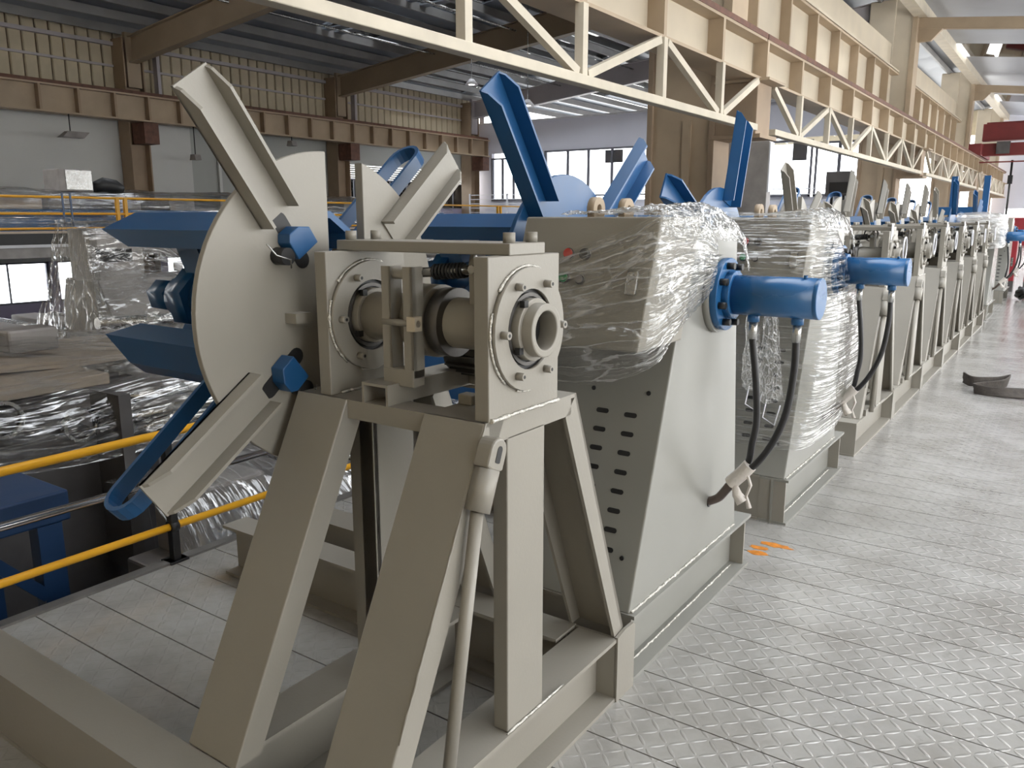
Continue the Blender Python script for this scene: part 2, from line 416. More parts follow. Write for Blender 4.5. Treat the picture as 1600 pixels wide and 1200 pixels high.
# siding above the crane beam: single sheets
s0 = MB().prism([(-23.0, 0.006, 5.1), (-22.97, 0.03, 5.1), (-22.97, 0.30, 5.1), (-23.0, 0.325, 5.1), (-23.05, 0.325, 5.1), (-23.05, 0.006, 5.1)], (0, 0, 1.75)).build('siding_sheet', 'siding', wl, origin=(0, 0, 0))
s0.location = (0, 5.0, 0)
for k in range(1, 71): share(s0, (0, 0.35 * k, 0))
sbox('siding_backing', 'rust', -23.12, -23.06, 4, 30, 5.1, 6.85, parent=wl)
g0 = MB().box(-22.98, -22.9, 5.6, 29.6, 5.86, 5.92).build('girt', 'rafterpale', wl)
MB().box(-22.98, -22.84, 4, 29.6, 6.42, 6.52).build('eave_strut', 'rafterpale', wl)

# roof over the left bay
ZR = lambda x: 6.78 + 0.1 * (x + 23)
ce = MB().prism([(-23.3, 0, ZR(-23.3) + 0.16), (-22.6, 0, ZR(-22.6) + 0.16), (-22.6, 0, ZR(-22.6) + 0.12), (-23.3, 0, ZR(-23.3) + 0.12)], (0, 62, 0)).build('ceiling', 'roof')
struct(ce)
sky_gaps = {}
strip = 1.1
nx = int((23 - 5) / strip)
for i in range(nx + 1):
    xa = -22.6 + i * strip; xb = min(xa + strip, -4.9)
    if xb <= xa: continue
    y = -3.9
    segs = []
    skl = ([(-1.5, 6.5)] if i <= 7 else []) + ([(10.2, 12.6), (17.6, 19.9), (24.2, 28.6), (33, 35)] if 3 <= i <= 14 else [(24.2, 28.6)])  # front row out of view and office row added to brighten hall and facade
    for a, b in skl:
        segs.append((y, a, 'roof_sheet')); segs.append((a, b, 'skylight_sheet')); y = b
    segs.append((y, 62, 'roof_sheet'))
    for a, b, nm in segs:
        if nm == 'roof_sheet':
            MB().prism([(xa, a, ZR(xa) + 0.12), (xb, a, ZR(xb) + 0.12), (xb, a, ZR(xb) + 0.15), (xa, a, ZR(xa) + 0.15)], (0, b - a, 0)).build(nm, 'roof', ce)
        elif i % 3 != 2 or a > 24 or a < 5:
            # translucent sheet, partly dusty
            MB().prism([(xa, a, ZR(xa) + 0.13), (xb, a, ZR(xb) + 0.13), (xb, a, ZR(xb) + 0.135), (xa, a, ZR(xa) + 0.135)], (0, b - a, 0)).build(nm, 'glass', ce)
            for q in range(0 if a > 24 or a < 5 else 2):
                yy = a + (b - a) * (q + random.uniform(0.1, 0.4)) / 4
                MB().box(xa, xb, yy, yy + random.uniform(0.2, 0.45), ZR(xa) + 0.04, ZR(xa) + 0.08).build('dust_cover', 'roof', ce)
        else:
            MB().prism([(xa, a, ZR(xa) + 0.12), (xb, a, ZR(xb) + 0.12), (xb, a, ZR(xb) + 0.15), (xa, a, ZR(xa) + 0.15)], (0, b - a, 0)).build('roof_sheet', 'roof', ce)
    x = xa
    z = ZR(x)
    MB().box(x - 0.04, x + 0.04, -3.9, 61, z - 0.12, z + 0.1).build('purlin', 'purlin', ce)
for k in range(3):
    MB().cyl((-18 + 3.2 * k, -3, ZR(-18 + 3.2 * k) - 0.35), (-18 + 3.2 * k, 60, ZR(-18 + 3.2 * k) - 0.35), 0.03, 8).build('pipe', 'steel', ce)

# right bay roof, falling away from the ridge, with translucent bands
ZQ = lambda x: 8.15 - 0.12 * (x + 5)
cr = MB().box(-5.1, -4.75, -3.8, 62, 7.8, 8.25).build('ceiling_right', 'truss'); struct(cr)
bands = [(3.6, 8.2), (11.4, 16.0), (19.2, 24.0), (36.0, 39.0), (51.5, 54.5)]  # nearer bands are unseen, placed and widened to brighten the floor
y = -3.8
for a, b in bands + [(62, 62)]:
    n = max(1, round((a - y) / 3.9))
    for k in range(n):
        ya = y + (a - y) * k / n; yb = y + (a - y) * (k + 1) / n - 0.03
        MB().prism([(-4.9, ya, ZQ(-4.9)), (7.3, ya, ZQ(7.3)), (7.3, ya, ZQ(7.3) + 0.05), (-4.9, ya, ZQ(-4.9) + 0.05)], (0, yb - ya, 0)).build('roof_panel', 'roofpale', cr)
    if b > a:
        MB().prism([(-4.6, a, ZQ(-4.6)), (7.0, a, ZQ(7)), (7.0, a, ZQ(7) + 0.006), (-4.6, a, ZQ(-4.6) + 0.006)], (0, b - a, 0)).build('skylight_sheet', 'glass', cr)
    y = b
for yk in (13.6, 29.4, 45.1):
    MB().prism([(-5.0, yk - 0.1, 7.5), (7.2, yk - 0.1, 6.05), (7.2, yk - 0.1, 6.4), (-5.0, yk - 0.1, 7.82)], (0, 0.2, 0)).build('rafter', 'beige', cr, 0.01)
    MB().prism([(-5.0, yk - 0.08, 7.5), (-4.3, yk - 0.08, 7.42), (-4.6, yk - 0.08, 7.1), (-5.0, yk - 0.08, 7.1)], (0, 0.16, 0)).build('haunch', 'beige', cr)

# right wall with a long open window band, back wall, far end wall
wr = sbox('wall_right', 'whitewall', 7.0, 7.3, -4, 62, -2.5, 0.75)
sbox('wall_section', 'whitewall', 7.0, 7.3, -4, 62, 5.4, 6.7, parent=wr)
sbox('wall_section', 'whitewall', 7.0, 7.3, -4, -2.0, 0.75, 5.4, parent=wr)
for k in range(1, 17):
    sbox('pier', 'whitewall', 7.0, 7.3, -4 + k * 3.92, -3.6 + k * 3.92, 0.75, 5.4, parent=wr)
sbox('wall_back', 'backwall', -23.3, 7.3, -4.3, -4.0, -2.5, 8.6)
we = sbox('wall_end', 'lilac', -5.2, 7.3, 62, 62.3, 2.3, 8.4)
sbox('wall_section', 'redbox', -5.2, 7.3, 62, 62.3, -0.2, 1.75, parent=we)
sbox('pier', 'lilac', -5.2, -4.4, 62, 62.3, 1.75, 2.3, parent=we)
sbox('wall_hall_end', 'siding', -23.3, -5.2, 62, 62.3, 7.0, 8.6)

# office block closing the hall
wo = sbox('wall_office', 'lilac', -23.0, -6.0, 30.0, 30.2, 4.5, 5.75)
sbox('wall_section', 'lilac', -23.0, -22.0, 30.0, 30.2, -2.5, 4.5, parent=wo)
sbox('wall_section', 'lilac', -22.0, -6.0, 30.0, 30.2, -2.5, 2.45, parent=wo)
sbox('wall_section', 'lilac', -20.2, -19.2, 30.0, 30.2, 2.45, 4.5, parent=wo)
sbox('wall_section', 'lilac', -14.0, -9.6, 30.0, 30.2, 2.45, 4.5, parent=wo)
sbox('parapet_cap', 'framewhite', -23.05, -5.9, 29.93, 30.25, 5.75, 5.82, parent=wo)
def owindow(x0, x1, z0, z1, cuts, mat='glass'):
    global n_w
    n_w += 1
    w = MB(); yb = 30.02
    w.box(x0, x1, yb - 0.08, yb, z0, z0 + 0.07).box(x0, x1, yb - 0.08, yb, z1 - 0.07, z1).box(x0, x0 + 0.07, yb - 0.08, yb, z0, z1).box(x1 - 0.07, x1, yb - 0.08, yb, z0, z1)
    o = struct(w.build('window_%d' % n_w, 'frame'))
    e = [x0] + [x0 + (x1 - x0) * c for c in cuts] + [x1]
    for c in e[1:-1]: sbox('mullion', 'frame', c - 0.05, c + 0.05, yb - 0.07, yb, z0, z1, parent=o)
    for a, b in zip(e, e[1:]): sbox('pane', mat, a, b, yb - 0.04, yb - 0.03, z0, z1, parent=o)
owindow(-22.0, -20.2, 2.45, 4.3, (0.33, 0.66))
owindow(-19.2, -14.0, 2.6, 4.5, (0.22, 0.41, 0.62, 0.83))
owindow(-9.6, -8.1, 2.45, 4.4, ())
owindow(-8.0, -6.4, 2.45, 4.3, (0.5,))
ph = sbox('blind', 'paper', -16.3, -15.5, 29.985, 30.0, 3.9, 4.4, parent=wo)
sbox('blind', 'paper', -8.8, -8.3, 29.985, 30.0, 3.7, 4.3, parent=wo)

# railing in front of the office
ra = thing('office_railing', (-15, 29.0, 2.0), 'white horizontal bar railing on the landing before the glazed office', 'railing')
for k in range(9):
    MB().box(-22.5, -6.5, 28.98, 29.02, 1.2 + k * 0.185, 1.23 + k * 0.185).build('bar', 'framewhite', ra)
for k in range(9):
    MB().box(-22.5 + 2 * k, -22.44 + 2 * k, 28.96, 29.04, 0.9, 2.75).build('post', 'framewhite', ra)
sbox('floor_landing', 'greywall', -23, -6.2, 28.9, 30, 0.6, 0.9)
sbox('wall_landing', 'shutter', -23, -6.2, 28.95, 29.0, -2.5, 0.6)

# ------------------------------------------------------------------ steel frame
bay = [5.75, 13.6, 21.45, 29.3]
nth = ['', 'beside the white wall section', 'between the grey wall and the shuttered windows', 'at the corner of the office block']
for k, yk in enumerate(bay):
    if k == 0: continue
    c = thing('wall_column', (-22.65, yk, -2.5), 'brown steel wall column carrying the runway beam ' + nth[k], 'column', 'columns of the left wall')
    MB().box(-22.95, -22.4, yk - 0.3, yk - 0.26, -2.5, 6.6).build('flange', 'column', c)
    MB().box(-22.95, -22.4, yk + 0.26, yk + 0.3, -2.5, 6.6).build('flange', 'column', c)
    MB().box(-22.7, -22.62, yk - 0.26, yk + 0.26, -2.5, 6.6).build('web', 'column', c)
    MB().box(-22.4, -21.8, yk - 0.22, yk + 0.22, 3.75, 4.32).build('bracket', 'rust', c)
    MB().box(-22.75, -22.55, yk + 0.8, yk + 0.9, 5.1, 6.5).build('siding_post', 'rafterpale', c)
    r = thing('roof_rafter', (-22.4, yk, 5.96), ['', 'brown steel roof rafter above the white wall section', 'brown steel roof rafter above the grey wall section', 'pale lilac roof rafter above the office block'][k], 'rafter', 'rafters of the left roof')
    m = 'rafterpale' if k == 3 else 'rafter'
    MB().prism([(-22.5, yk - 0.02, 5.98), (-5.2, yk - 0.02, 7.75), (-5.2, yk - 0.02, 8.5), (-22.5, yk - 0.02, 6.62)], (0, 0.04, 0)).build('web', m, r)
    MB().prism([(-22.5, yk - 0.13, 5.94), (-5.2, yk - 0.13, 7.71), (-5.2, yk - 0.13, 7.75), (-22.5, yk - 0.13, 5.98)], (0, 0.26, 0)).build('flange', m, r)
    MB().prism([(-22.5, yk - 0.13, 6.62), (-5.2, yk - 0.13, 8.5), (-5.2, yk - 0.13, 8.53), (-22.5, yk - 0.13, 6.65)], (0, 0.26, 0)).build('flange', m, r)
    MB().box(-22.52, -22.4, yk - 0.2, yk + 0.2, 5.3, 6.75).build('end_plate', m, r)
lb = thing('wall_runway_beam', (-22.0, 13.6, 4.35), 'beige crane runway beam with brown rail along the left wall', 'beam')
MB().box(-22.02, -21.98, 1, 29.6, 4.38, 5.02).build('web', 'beige', lb)
MB().box(-22.2, -21.8, 1, 29.6, 4.34, 4.38).build('flange', 'beige', lb)
MB().box(-22.2, -21.8, 1, 29.6, 5.0, 5.04).build('flange', 'beige', lb)
MB().box(-22.06, -21.9, 1, 29.6, 5.04, 5.14).build('crane_rail', 'rust', lb)
st0 = MB().box(-21.98, -21.8, -0.03, 0.03, 4.38, 5.0).build('stiffener', 'column', lb, origin=(-22, 13.6, 4.35))
for k in range(28):
    share(st0, (0, 1.83 + 0.981 * k, 0))
st0.location = (0, 29.45, 0)

cols = [(13.6, 'beige crane column standing behind the blue drum decoilers'), (29.4, 'beige crane column beside the office windows'), (45.1, 'beige crane column beyond the office block, before the red crane'), (60.8, 'farthest beige crane column at the end wall')]
for yk, lab in cols:
    c = thing('crane_column', (-5.8, yk, -2.5), lab, 'column', 'crane columns')
    MB().box(-6.4, -6.3, yk - 0.36, yk + 0.36, -2.5, 4.9).build('flange', 'column', c, 0.01)
    MB().box(-5.28, -5.18, yk - 0.36, yk + 0.36, -2.5, 4.9).build('flange', 'column', c, 0.01)
    MB().box(-6.3, -5.28, yk - 0.30, yk - 0.26, -2.5, 4.9).build('web', 'beige', c)
    MB().box(-5.75, -5.6, yk - 0.34, yk - 0.30, -2.5, 3.3).build('cover_strip', 'beige', c)
    MB().box(-6.4, -5.62, yk - 0.33, yk + 0.33, 4.9, 8.4).build('upper_shaft', 'beigelight', c, 0.03)
    MB().box(-5.62, -5.0, yk - 0.30, yk - 0.2, 4.9, 8.4).build('upper_web', 'beigelight', c)
    MB().box(-5.12, -4.98, yk - 0.36, yk + 0.36, 4.6, 8.0).build('upper_flange', 'beige', c)
    MB().prism([(-5.18, yk - 0.34, 3.02), (-4.5, yk - 0.34, 3.02), (-4.5, yk - 0.34, 3.82), (-5.18, yk - 0.34, 3.82)], (0, 0.68, 0)).build('bracket', 'column', c, 0.01)
    MB().box(-5.25, -4.4, yk - 0.42, yk + 0.42, 2.96, 3.02).build('bracket_plate', 'column', c)
    MB().box(-5.2, -4.3, yk - 0.42, yk + 0.42, 3.82, 3.86).build('bearing_plate', 'beige', c)

spans = [(-2.1, 13.6, 'beige crane runway beam on a steel lattice truss, span over the grey decoiler'), (13.6, 29.4, 'beige crane runway beam on a lattice truss, span ending at the office window column'),
         (29.4, 45.1, 'beige crane runway beam on a steel lattice truss, span beyond the office column'), (45.1, 61, 'beige crane runway beam on a steel lattice truss, last span under the red crane')]
for k, (ya, yb, lab) in enumerate(spans):
    b = thing('crane_runway_beam', (-4.7, (ya + yb) / 2, 3.87), lab, 'beam', 'crane runway beams on the column row')
    a0 = ya + 0.02; b0 = yb - 0.02
    MB().box(-4.77, -4.73, a0, b0, 3.9, 4.46).build('web', 'beigelight', b)
    MB().box(-5.0, -4.5, a0, b0, 3.86, 3.9).build('bottom_flange', 'beige', b)
    MB().box(-5.0, -4.5, a0, b0, 4.46, 4.5).build('top_flange', 'beige', b)
    MB().box(-4.62, -4.49, a0, b0, 4.5, 4.58).build('crane_rail', 'rust', b)
    n = 8; p = (yb - ya) / n
    s0 = None
    for q in range(n):
        yy = ya + p * (q + 0.02) + 0.03
        if s0 is None:
            s0 = MB().box(-4.73, -4.5, yy - 0.04, yy + 0.04, 3.9, 4.46).build('stiffener', 'beige', b); y0_ = yy
        else: share(s0, (0, yy - y0_, 0))
    # truss hung below
    xt = -4.5
    t0, t1 = ya + 0.45, yb - 0.45
    MB().box(xt - 0.07, xt + 0.07, t0, t1, 3.06, 3.16).build('bottom_chord', 'truss', b, 0.008)
    for q in range(9):
        yy = ya + p * q
        top = q % 2 == 0
        if 0 < q < 8:
            MB().box(xt - 0.05, xt + 0.05, yy - 0.05, yy + 0.05, 3.16, 3.86).build('truss_vertical', 'truss', b)
        if q < 8:
            y1 = yy + (0.1 if q else 0.4); y2 = yy + p - (0.1 if q < 7 else 0.4)
            z1, z2 = (3.82, 3.18) if top else (3.18, 3.82)
            MB().bar((xt, y1, z1), (xt, y2, z2), 0.09, 0.08, up=(1, 0, 0)).build('truss_diagonal', 'truss', b)
    if k in (1, 2):
        g = thing('roof_girder', (-5.6, (ya + yb) / 2, 5.0), 'deep beige roof girder with ribs between %s' % ('the first and second crane columns' if k == 1 else 'the second and third crane columns'), 'girder', 'roof girders')
        MB().box(-5.63, -5.57, ya + 0.5, yb - 0.5, 5.0, 6.1).build('web', 'beigelight', g)
        MB().box(-5.8, -5.35, ya + 0.5, yb - 0.5, 6.1, 6.15).build('flange', 'beige', g)
        MB().box(-5.8, -5.35, ya + 0.5, yb - 0.5, 4.95, 5.0).build('flange', 'beige', g)
        for q in range(1, 8):
            yy = ya + p * q
            MB().box(-5.57, -5.36, yy - 0.035, yy + 0.035, 5.0, 6.1).build('rib', 'beige', g)
        MB().box(-5.68, -5.64, ya + 0.5, yb - 0.5, 6.15, 7.05).build('cladding', 'beigelight', g)
        MB().bar((-5.37, ya + 0.5, 6.2), (-5.37, yb - 0.5, 6.2), 0.05, 0.05).build('conduit', 'beigelight', g)

# red overhead crane
cr_ = thing('overhead_crane', (1, 47, 4.7), 'red overhead travelling crane spanning the far end of the bay', 'crane')
MB().box(-4.6, 7.0, 46.4, 47.0, 5.35, 6.15).build('girder', 'red', cr_, 0.02)
MB().box(-4.6, 7.0, 47.8, 48.3, 5.55, 6.35).build('girder', 'red', cr_, 0.02)
MB().box(-4.6, 7.0, 45.9, 46.35, 4.62, 5.2).build('catwalk_beam', 'red', cr_, 0.02)
MB().box(-5.0, -4.45, 45.0, 49.4, 4.62, 5.15).build('end_carriage', 'red', cr_, 0.02)
MB().box(-3.9, -3.35, 45.7, 46.1, 4.7, 5.25).build('motor_box', 'machdark', cr_)
MB().box(-4.6, 7.0, 45.9, 46.0, 4.3, 4.36).build('rail', 'red', cr_)
MB().cyl((-3.2, 46, 4.4), (-3.2, 46, 1.3), 0.05, 6).build('pendant_cable', 'black', cr_)
MB().box(-3.3, -3.1, 45.9, 46.1, 3.3, 3.7).build('pendant', 'black', cr_)

# ================================================================== MACHINES
AX, AZ = 1.79, 1.41           # spindle axis of the first stand (y, z)
Z3 = 1.185                    # top of the pedestal frame

def arm_mesh(r0, r1, w, mat, depth=0.06):
    """channel arm along +z, open towards +x"""
    m = MB()
    m.box(0, 0.010, -w / 2, w / 2, r0, r1)
    for s in (-1, 1):
        a, b = (-w / 2, -w / 2 + 0.010) if s < 0 else (w / 2 - 0.010, w / 2)
        m.prism([(0, a, r0), (depth, a, r0), (depth, a, r1 - 0.07), (depth * 0.45, a, r1 - 0.015), (0, a, r1)], (0, b - a, 0))
    o = m.build('flange_arm', mat)
    me = o.data; bpy.data.objects.remove(o); return me
def place_arm(me, root, x, ay, az, ang):
    o = bpy.data.objects.new('flange_arm', me); COL.objects.link(o); o.parent = root
    r = V(root['_o']); o.location = (x - r.x, ay - r.y, az - r.z)
    a = math.radians(ang); o.rotation_euler = (math.atan2(-math.cos(a), math.sin(a)), 0, 0)
    return o
ARM_G = arm_mesh(0.36, 0.80, 0.125, 'grey')
ARM_B = arm_mesh(0.40, 1.00, 0.15, 'blue', 0.075)
ARM_W = arm_mesh(0.40, 0.86, 0.12, 'ceramic')

def leaf(root, ay, az, ang, x0, x1, mat='blue'):
    a = math.radians(ang); d = V((0, math.cos(a), math.sin(a))); t = V((0, -math.sin(a), math.cos(a)))
    c = V((0, ay, az))
    prof = [(-0.118, 0.19), (-0.118, 0.252), (-0.035, 0.312), (0.035, 0.312), (0.118, 0.252), (0.118, 0.19), (0.10, 0.19), (0.10, 0.24), (0.03, 0.29), (-0.03, 0.29), (-0.10, 0.24), (-0.10, 0.19)]
    m = MB()
    n = len(prof); P0 = [c + t * u + d * r for u, r in prof]
    e = [V((x0 + (0.17 if r < 0.21 else (0.0 if r < 0.26 else 0.10)), 0, 0)) for u, r in prof]
    b = m.add([p + V((x1, 0, 0)) for p in P0]); m.add([p + q for p, q in zip(P0, e)])
    m.face(range(b + n - 1, b - 1, -1)); m.face(range(b + n, b + 2 * n))
    for i in range(n):
        j = (i + 1) % n; m.face((b + i, b + j, b + n + j, b + n + i))
    o = m.build('mandrel_leaf', mat, root)
    # rib and links to the hub
    k = MB()
    xs = x1 - 0.25
    k.prism([c + d * 0.06 + t * 0.042 + V((xs, 0, 0)), c + d * 0.27 + t * 0.042 + V((xs - 0.12, 0, 0)), c + d * 0.27 + t * 0.042 + V((xs - 0.24, 0, 0)), c + d * 0.06 + t * 0.042 + V((xs - 0.13, 0, 0))], -t * 0.084)
    k.build('link', mat, root); k = MB()
    xs = x0 + 0.55
    k.prism([c + d * 0.06 + t * 0.042 + V((xs, 0, 0)), c + d * 0.27 + t * 0.042 + V((xs - 0.12, 0, 0)), c + d * 0.27 + t * 0.042 + V((xs - 0.24, 0, 0)), c + d * 0.06 + t * 0.042 + V((xs - 0.13, 0, 0))], -t * 0.084)
    k.build('link', mat, root)
    for xx in (x1 - 0.46, x0 + 0.34):
        p = c + d * 0.245 + V((xx, 0, 0))
        q = MB().cyl(p - t * 0.05, p + t * 0.05, 0.02, 10); q.build('pin', 'black', root)
        MB().tube([p + t * 0.05, p + t * 0.06 + d * 0.02 - V((0.03, 0, 0)), p + t * 0.055 - V((-0.09, 0, 0))], 0.0025, 5).build('split_pin', 'steel', root)
    return o

def mandrel(root, ay, az, x0=-3.06, x1=-1.97, angs=(91, 231, 330), mat='blue'):
    MB().cyl((x1, ay, az), (x0 + 0.30, ay, az), 0.078, 20).build('mandrel_shaft', mat, root)
    MB().cyl((x0 + 0.45, ay, az), (x0 + 0.36, ay, az), 0.115, 6).build('mandrel_nut', mat, root)
    MB().cyl((x0 + 0.26, ay, az), (x0 + 0.16, ay, az), 0.062, 6).build('mandrel_cap', mat, root)
    for a in angs: leaf(root, ay, az, a, x0 + (0.19 if 200 < a < 260 else 0), x1, mat)

def strap(root, ay, az, ang, x0=-2.22, x1=-2.10, r0=0.22, r1=0.84, mat='blue', w=0.05):
    a = math.radians(ang); d = V((0, math.cos(a), math.sin(a))); t = V((0, -math.sin(a), math.cos(a))); c = V((0, ay, az))
    rr = (x1 - x0) / 2; path = [(x1, r0), (x1, r1 - rr)]
    for k in range(1, 9):
        q = PI * k / 9; path.append(((x0 + x1) / 2 + rr * math.cos(q), r1 - rr + rr * math.sin(q)))
    path += [(x0, r1 - rr), (x0, r0)]
    th = 0.014; m = MB(); n = len(path); S = []
    for i, (x, r) in enumerate(path):
        p = V((path[max(i - 1, 0)][0], path[max(i - 1, 0)][1])); q = V((path[min(i + 1, n - 1)][0], path[min(i + 1, n - 1)][1]))
        tg = (q - p).normalized(); nn = V((-tg.y, tg.x))
        S.append([c + d * (r + nn.y * s * th / 2) + V((x + nn.x * s * th / 2, 0, 0)) + t * u for s, u in ((-1, -w / 2), (1, -w / 2), (1, w / 2), (-1, w / 2))])
    b = [m.add(s) for s in S]
    for i in range(n - 1):
        for k in range(4): m.face((b[i] + k, b[i] + (k + 1) % 4, b[i + 1] + (k + 1) % 4, b[i + 1] + k))
    m.face([b[0] + k for k in range(4)]); m.face([b[-1] + k for k in (3, 2, 1, 0)])
    return m.build('retaining_strap', mat, root)

def half_disc(root, ay, az, r, x0, x1, ycut, side, mat):
    pts = []
    c = max(-1, min(1, (ycut - ay) / r)); a = math.acos(c)
    n = 40
    if side < 0: angs = [a + (2 * PI - 2 * a) * i / n for i in range(n + 1)]
    else: angs = [-a + 2 * a * i / n for i in range(n + 1)]
    pts = [(x0, ay + r * math.cos(q), az + r * math.sin(q)) for q in angs]
    return MB().prism(pts, (x1 - x0, 0, 0)).build('flange_disc', mat, root, 0.003)

def bolt_ring(parent, x, ay, az, r, n, a0, br=0.011, ln=0.022, mat='grey', sock=True):
    out = None
    for k in range(n):
        q = a0 + 2 * PI * k / n; y = ay + r * math.cos(q); z = az + r * math.sin(q)
        m = MB().cyl((x, y, z), (x + ln, y, z), br, 12)
        b = m.build('bolt', mat, parent)
        if sock: MB().cyl((x + ln - 0.002, y, z), (x + ln + 0.0006, y, z), br * 0.5, 6).build('hex_socket', 'black', parent)

def make_stand():
    root = thing('coil_stand', (-1.55, 1.75, 0), 'grey coil stand with split round flange plate and blue mandrel, unwrapped', 'decoiler', 'grey coil stands in a row')
    B = lambda *a: MB().box(*a)
    # base frame of beams
    ibeam_y(MB(), -1.345, -1.19, 1.14, 2.36, 0, 0.245, web=-1.275).build('base_beam', 'grey', root)
    ibeam_y(MB(), -1.90, -1.745, 1.14, 2.22, 0, 0.245).build('base_beam', 'grey', root)
    ibeam_x(MB(), -3.25, -1.19, 1.0, 1.14, 0, 0.25, web=1.012).build('base_beam', 'grey', root)
    ibeam_x(MB(), -3.25, -1.36, 2.22, 2.36, 0, 0.25, web=2.3).build('base_beam', 'grey', root)
    MB().box(-1.36, -1.19, 2.352, 2.362, 0, 0.246).build('end_plate', 'grey', root)
    MB().prism([(-1.196, 2.352, 0), (-1.196, 2.485, 0), (-1.196, 2.487, 0.245), (-1.196, 2.475, 0.258), (-1.196, 2.41, 0.26), (-1.196, 2.352, 0.25)], (0.012, 0, 0)).build('gusset', 'grey', root)
    # pedestal: two sloping front legs, two uprights, two sloping rear legs
    s = 0.49
    for xa, xb in ((-1.405, -1.2), (-1.91, -1.70)):
        y1 = 1.6; zb = 0.25; y0 = y1 - s * (Z3 - zb)
        # channel leg: face plate and two side plates
        MB().prism([(xa, y0, zb), (xa, y1, Z3), (xa, y1 + 0.016, Z3), (xa, y0 + 0.016, zb)], (xb - xa, 0, 0)).build('front_leg', 'grey', root, 0.004)
        for x in (xa, xb - 0.012):
            MB().prism([(x, y0 + 0.01, zb), (x, y1 + 0.01, Z3 - 0.002), (x, y1 + 0.085, Z3 - 0.002), (x, y0 + 0.085, zb)], (0.012, 0, 0)).build('leg_side', 'grey', root)
    for xa, xb in ((-1.25, -1.2), (-1.76, -1.70)):
        B(xa, xb, 1.70, 1.885, 0.245, 1.13).build('upright', 'grey', root, 0.004)
    B(-1.80, -1.70, 1.70, 1.72, 0.245, 1.13).build('upright', 'grey', root)
    for xa, xb in ((-1.385, -1.2), (-1.90, -1.715)):
        MB().prism([(xa, 2.0, 1.12), (xa, 2.06, Z3 - 0.002), (xa, 2.425, 0.25), (xa, 2.355, 0.25)], (0.012, 0, 0)).build('rear_leg_side', 'grey', root)
        MB().prism([(xb - 0.012, 2.0, 1.12), (xb - 0.012, 2.06, Z3 - 0.002), (xb - 0.012, 2.425, 0.25), (xb - 0.012, 2.355, 0.25)], (0.012, 0, 0)).build('rear_leg_side', 'grey', root)
        MB().prism([(xa, 2.05, Z3 - 0.002), (xa, 2.06, Z3 - 0.002), (xa, 2.425, 0.25), (xa, 2.41, 0.25)], (xb - xa, 0, 0)).build('rear_leg', 'grey', root)
    # top frame
    tz0, tz1 = 1.12, Z3
    B(-1.405, -1.2, 1.602, 2.06, tz1 - 0.012, tz1).build('top_plate', 'grey', root)
    B(-1.91, -1.70, 1.602, 2.06, tz1 - 0.012, tz1).build('top_plate', 'grey', root)
    B(-1.70, -1.405, 1.602, 1.69, tz1 - 0.012, tz1).build('top_plate', 'grey', root)
    B(-1.70, -1.405, 1.98, 2.06, tz1 - 0.012, tz1).build('top_plate', 'grey', root)
    B(-1.212, -1.2, 1.62, 2.03, tz0 + 0.003, tz1 - 0.012).build('top_rail', 'grey', root)
    B(-1.70, -1.405, 1.602, 1.614, tz0 + 0.01, tz1 - 0.012).build('top_rail', 'grey', root)
    B(-1.91, -1.898, 1.62, 2.03, tz0, tz1 - 0.012).build('top_rail', 'grey', root)
    # bearing plates with flanged bearings
    for xa, xb, sgn in ((-1.243, -1.197, 1), (-1.825, -1.778, 1)):
        p = MB().box(xa, xb, 1.614, 1.948, Z3, 1.606).build('bearing_plate', 'grey', root, 0.003)
        MB().ring((xb, AX - 0.005, AZ), (xb + 0.016, AX - 0.005, AZ), 0.165, 0.108, 40).build('bearing_flange', 'grey', p)
        ay_ = AX - 0.005
        MB().cyl((xb + 0.0005, ay_, AZ), (xb + 0.002, ay_, AZ), 0.11, 28).build('bearing_recess', 'black', p)  # black disc paints in the shaded recess inside the bearing ring
        MB().ring((xb, ay_, AZ), (xb + 0.010, ay_, AZ), 0.098, 0.088, 32).build('bearing_race', 'darksteel', p)
        lk = MB().ring((xb, ay_, AZ), (xb + 0.032, ay_, AZ), 0.084, 0.06, 32).build('lock_collar', 'grey', p, 0.003)
        for q in range(4):
            c_ = V((xb + 0.018, ay_ + 0.087 * math.cos(q * PI / 2 + 0.6), AZ + 0.087 * math.sin(q * PI / 2 + 0.6)))
            MB().box(c_.x, c_.x + 0.015, c_.y - 0.009, c_.y + 0.009, c_.z - 0.009, c_.z + 0.009).build('collar_notch', 'black', p)
        bolt_ring(p, xb + 0.014, AX - 0.005, AZ, 0.135, 6, 1.05, 0.0105, 0.026)
        for a0_ in (1.2, 2.8, 4.4):
            pts = [V((xb + 0.003, AX - 0.005 + 0.168 * math.cos(a0_ + 1.25 * k / 30), AZ + 0.168 * math.sin(a0_ + 1.25 * k / 30))) for k in range(31)]
            MB().tube(pts, [0.004 * random.uniform(0.7, 1.3) for _ in pts], 6).build('weld_bead', 'weld', p)
    MB().bead((-1.194, 1.62, Z3 + 0.003), (-1.194, 1.945, Z3 + 0.003), 0.006).build('weld_bead', 'weld', root)
    MB().bead((-1.775, 1.65, Z3 + 0.003), (-1.775, 1.94, Z3 + 0.003), 0.006).build('weld_bead', 'weld', root)
    # shaft through both bearings
    MB().cyl((-1.93, AX - 0.005, AZ), (-1.24, AX - 0.005, AZ), 0.072, 32).build('spindle', 'grey', root)
    MB().ring((-1.2, AX - 0.005, AZ), (-1.132, AX - 0.005, AZ), 0.072, 0.052, 36).build('spindle_end', 'grey', root, 0.004)
    MB().cyl((-1.19, AX - 0.005, AZ), (-1.188, AX - 0.005, AZ), 0.06, 24).build('bore', 'black', root)  # black disc paints the dark inside of the hollow spindle
